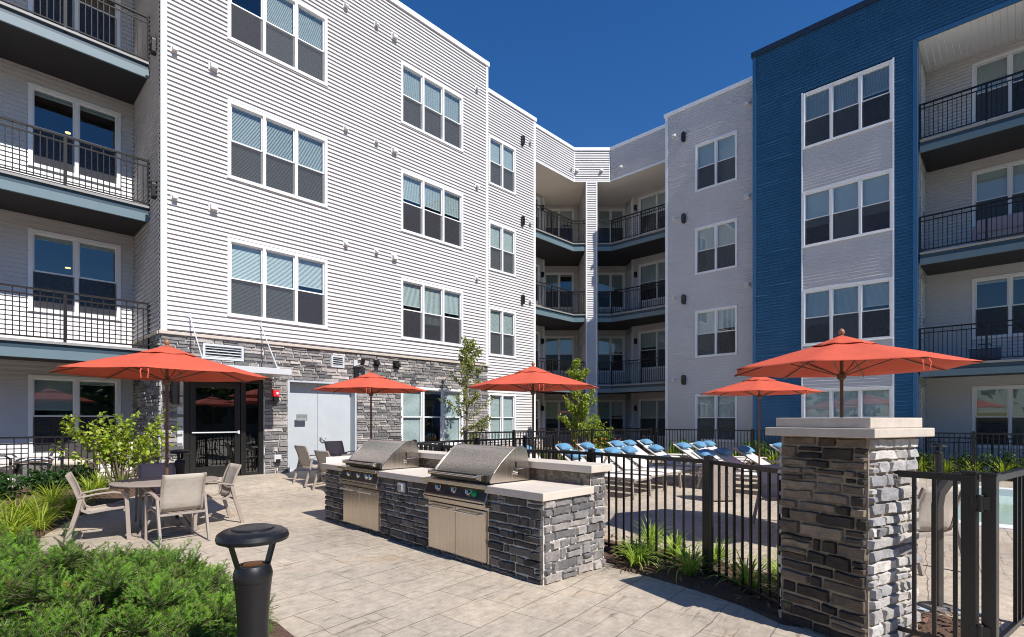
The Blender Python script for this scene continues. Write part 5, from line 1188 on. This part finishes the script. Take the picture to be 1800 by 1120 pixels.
# spreading yew in the foreground: branches of needle sprays
def yew():
    r = random.Random(77); o = thing("spreading_yew", "large spreading yew shrub with dense green needles in the front bed", "shrub", (0, 0, 0)); nd = MB(); st = MB()
    def spray(p, d, L, up_, col, pairs):
        d = d.normalized(); s = d.cross(up_)
        if s.length < 1e-3: return
        s.normalize(); n = s.cross(d); droop = Vector((0, 0, .10 * L))
        for i in range(pairs):
            t = (i + .5) / pairs; c = p + d * (L * t) - droop * t * t; nl = .019 * (1 - .4 * t) * r.uniform(.8, 1.2)
            nd.tint = mixc(col, (.31, .47, .03), max(0, t - .55) * 1.2 * r.uniform(.2, 1.0))
            for sg in (-1, 1):
                e = c + (s * sg * .92 + d * .42 + n * r.uniform(.0, .45)).normalized() * nl; w_ = d * .0027
                nd.add([tuple(c - w_), tuple(c + w_), tuple(e)], [(0, 1, 2)])
        st.tube([p, p + d * L - droop], [.0022, .001], 3, cap=False)
    def plume(p, d, L, col):
        """one flattened branchlet: an axis with side sprays left and right"""
        d = d.normalized(); up_ = (Vector((0, 0, 1)) + rv(r) * .5).normalized(); s = d.cross(up_)
        if s.length < 1e-3: return
        s.normalize(); spray(p, d, L, up_, col, int(L / .0075)); k = int(L / .026)
        for i in range(k):
            t = (i + .6) / (k + .6); q = p + d * L * t; l2 = L * .62 * (1 - t) ** .8 * r.uniform(.7, 1.1)
            if l2 < .02: continue
            spray(q, d * .72 + s * (1 if i % 2 else -1) * .75 + up_ * r.uniform(-.05, .25), l2, up_, mixc(col, (.11, .24, .022), r.random() * .4), max(3, int(l2 / .0078)))
    def hf(x, y):
        """mound height over the bed"""
        e = 0
        for cx, cy, rx, h in ((.15, 4.35, 1.15, .76), (-.05, 5.25, .95, .72), (1.02, 4.30, .58, .55), (.55, 3.45, .78, .66), (.95, 5.0, .60, .58), (-.55, 4.0, 1.1, .70), (.02, 6.0, .6, .50), (.70, 2.9, .5, .50)):
            d2 = ((x - cx) ** 2 + (y - cy) ** 2) / rx ** 2
            if d2 < 1: e = max(e, h * (1 - d2) ** .5)
        return e
    placed = 0
    while placed < 470:
        x, y = r.uniform(-.9, 1.75), r.uniform(2.2, 6.7); dd = x * C_ + y * S_; xc = x * S_ - y * C_
        if dd < 1.9 or xc / dd < -1.12: continue
        e = hf(x, y)
        if e < .07: continue
        g = Vector((hf(x - .06, y) - hf(x + .06, y), hf(x, y - .06) - hf(x, y + .06), .12)).normalized()
        lump = noise.noise(Vector((x * 3.6, y * 3.6, 3))); t = r.random(); placed += 1
        z = e * (1 + .22 * lump + .12 * r.uniform(-1, 1)) * (1 - .35 * t ** 3); c = Vector((x, y, max(.03, z - .11))); size = r.uniform(.75, 1.3)
        tone = min(1, max(0, .5 + lump * .45 + r.uniform(-.35, .35)))
        for _k in range(17):
            v = rv(r); v = v if v.dot(g) > -.15 else -v
            col = mixc((.024, .100, .008), (.115, .30, .017), min(1, max(0, tone + r.uniform(-.25, .25))))
            if r.random() < .006: col = (.28, .13, .04)
            plume(c + v * .02, v + g * .45 + Vector((0, 0, .15)), size * r.uniform(.085, .15) * (1.7 if r.random() < .05 else 1), col)
    for _ in range(60):
        a = r.uniform(0, 6.28); c = Vector(r.choice([(.15, 4.35), (.55, 3.6), (0, 5.2)])); e = c + Vector((math.cos(a), math.sin(a))) * r.uniform(.5, 1.0); st.tube([(c.x, c.y, .02), ((c.x + e.x) / 2, (c.y + e.y) / 2, .2), (e.x, e.y, max(.05, hf(e.x, e.y) * .8))], [.014, .009, .004], 5, cap=False)
    nd.build("needles", M["needle"], o); st.build("branches", M["bark"], o)
yew()

# ------------------------------------------------------------------ invented building and trees, added only to be mirrored in the glass
nb = thing("unseen_building", "long low grey building added across the courtyard, mirrored in the window panes", "building", (0, -30, 0))
mb = MB(); mb.box(-30, -8, -1, 34, 0, 7.6); mb.build("wall", pm("grey_cladding", (.20, .20, .21), .7, var=.1), nb)
mb = MB(); mb.prism([(-8.6, 7.61), (.6, 7.61), (-4, 10.2)], 1, 2, 0, -30.6, 34.6); mb.build("roof", pm("slate_roof", (.06, .06, .065), .8, var=.2), nb)
for k in range(14):
    for z in (1.2, 4.4): mb = MB(); mb.box(-26 + k * 4.2, .003, z, -24.2 + k * 4.2, .05, z + 1.7); mb.build("window", M["room"], nb)
r = random.Random(91); mb = MB()
for cx, cy, h, w_ in [(-24, -20, 9, 4), (-17, -24, 11, 4.5), (-9, -23, 8, 4), (-1, -25, 10, 4.5), (8, -24, 9, 4), (16, -25, 11.5, 4.5), (25, -24, 9, 4), (-24, -11, 10, 4.2), (-25, -3, 11, 4.5), (-24, 5, 9, 4), (-23, 12, 8, 3.6)]:
    for _ in range(420):
        v = rv(r); p = Vector((cx, cy, h * .58)) + Vector((v.x * w_, v.y * w_, v.z * h * .45)) * r.uniform(.45, 1.0)
        mb.tint = mixc((.03, .06, .015), (.09, .15, .03), r.random()); leafq(mb, p, rv(r), rv(r), r.uniform(.6, 1.1), .35)
tag(mb.build("unseen_trees", M["leaf"]), kind="stuff")  # leaf masses out of view, added for the panes to mirror
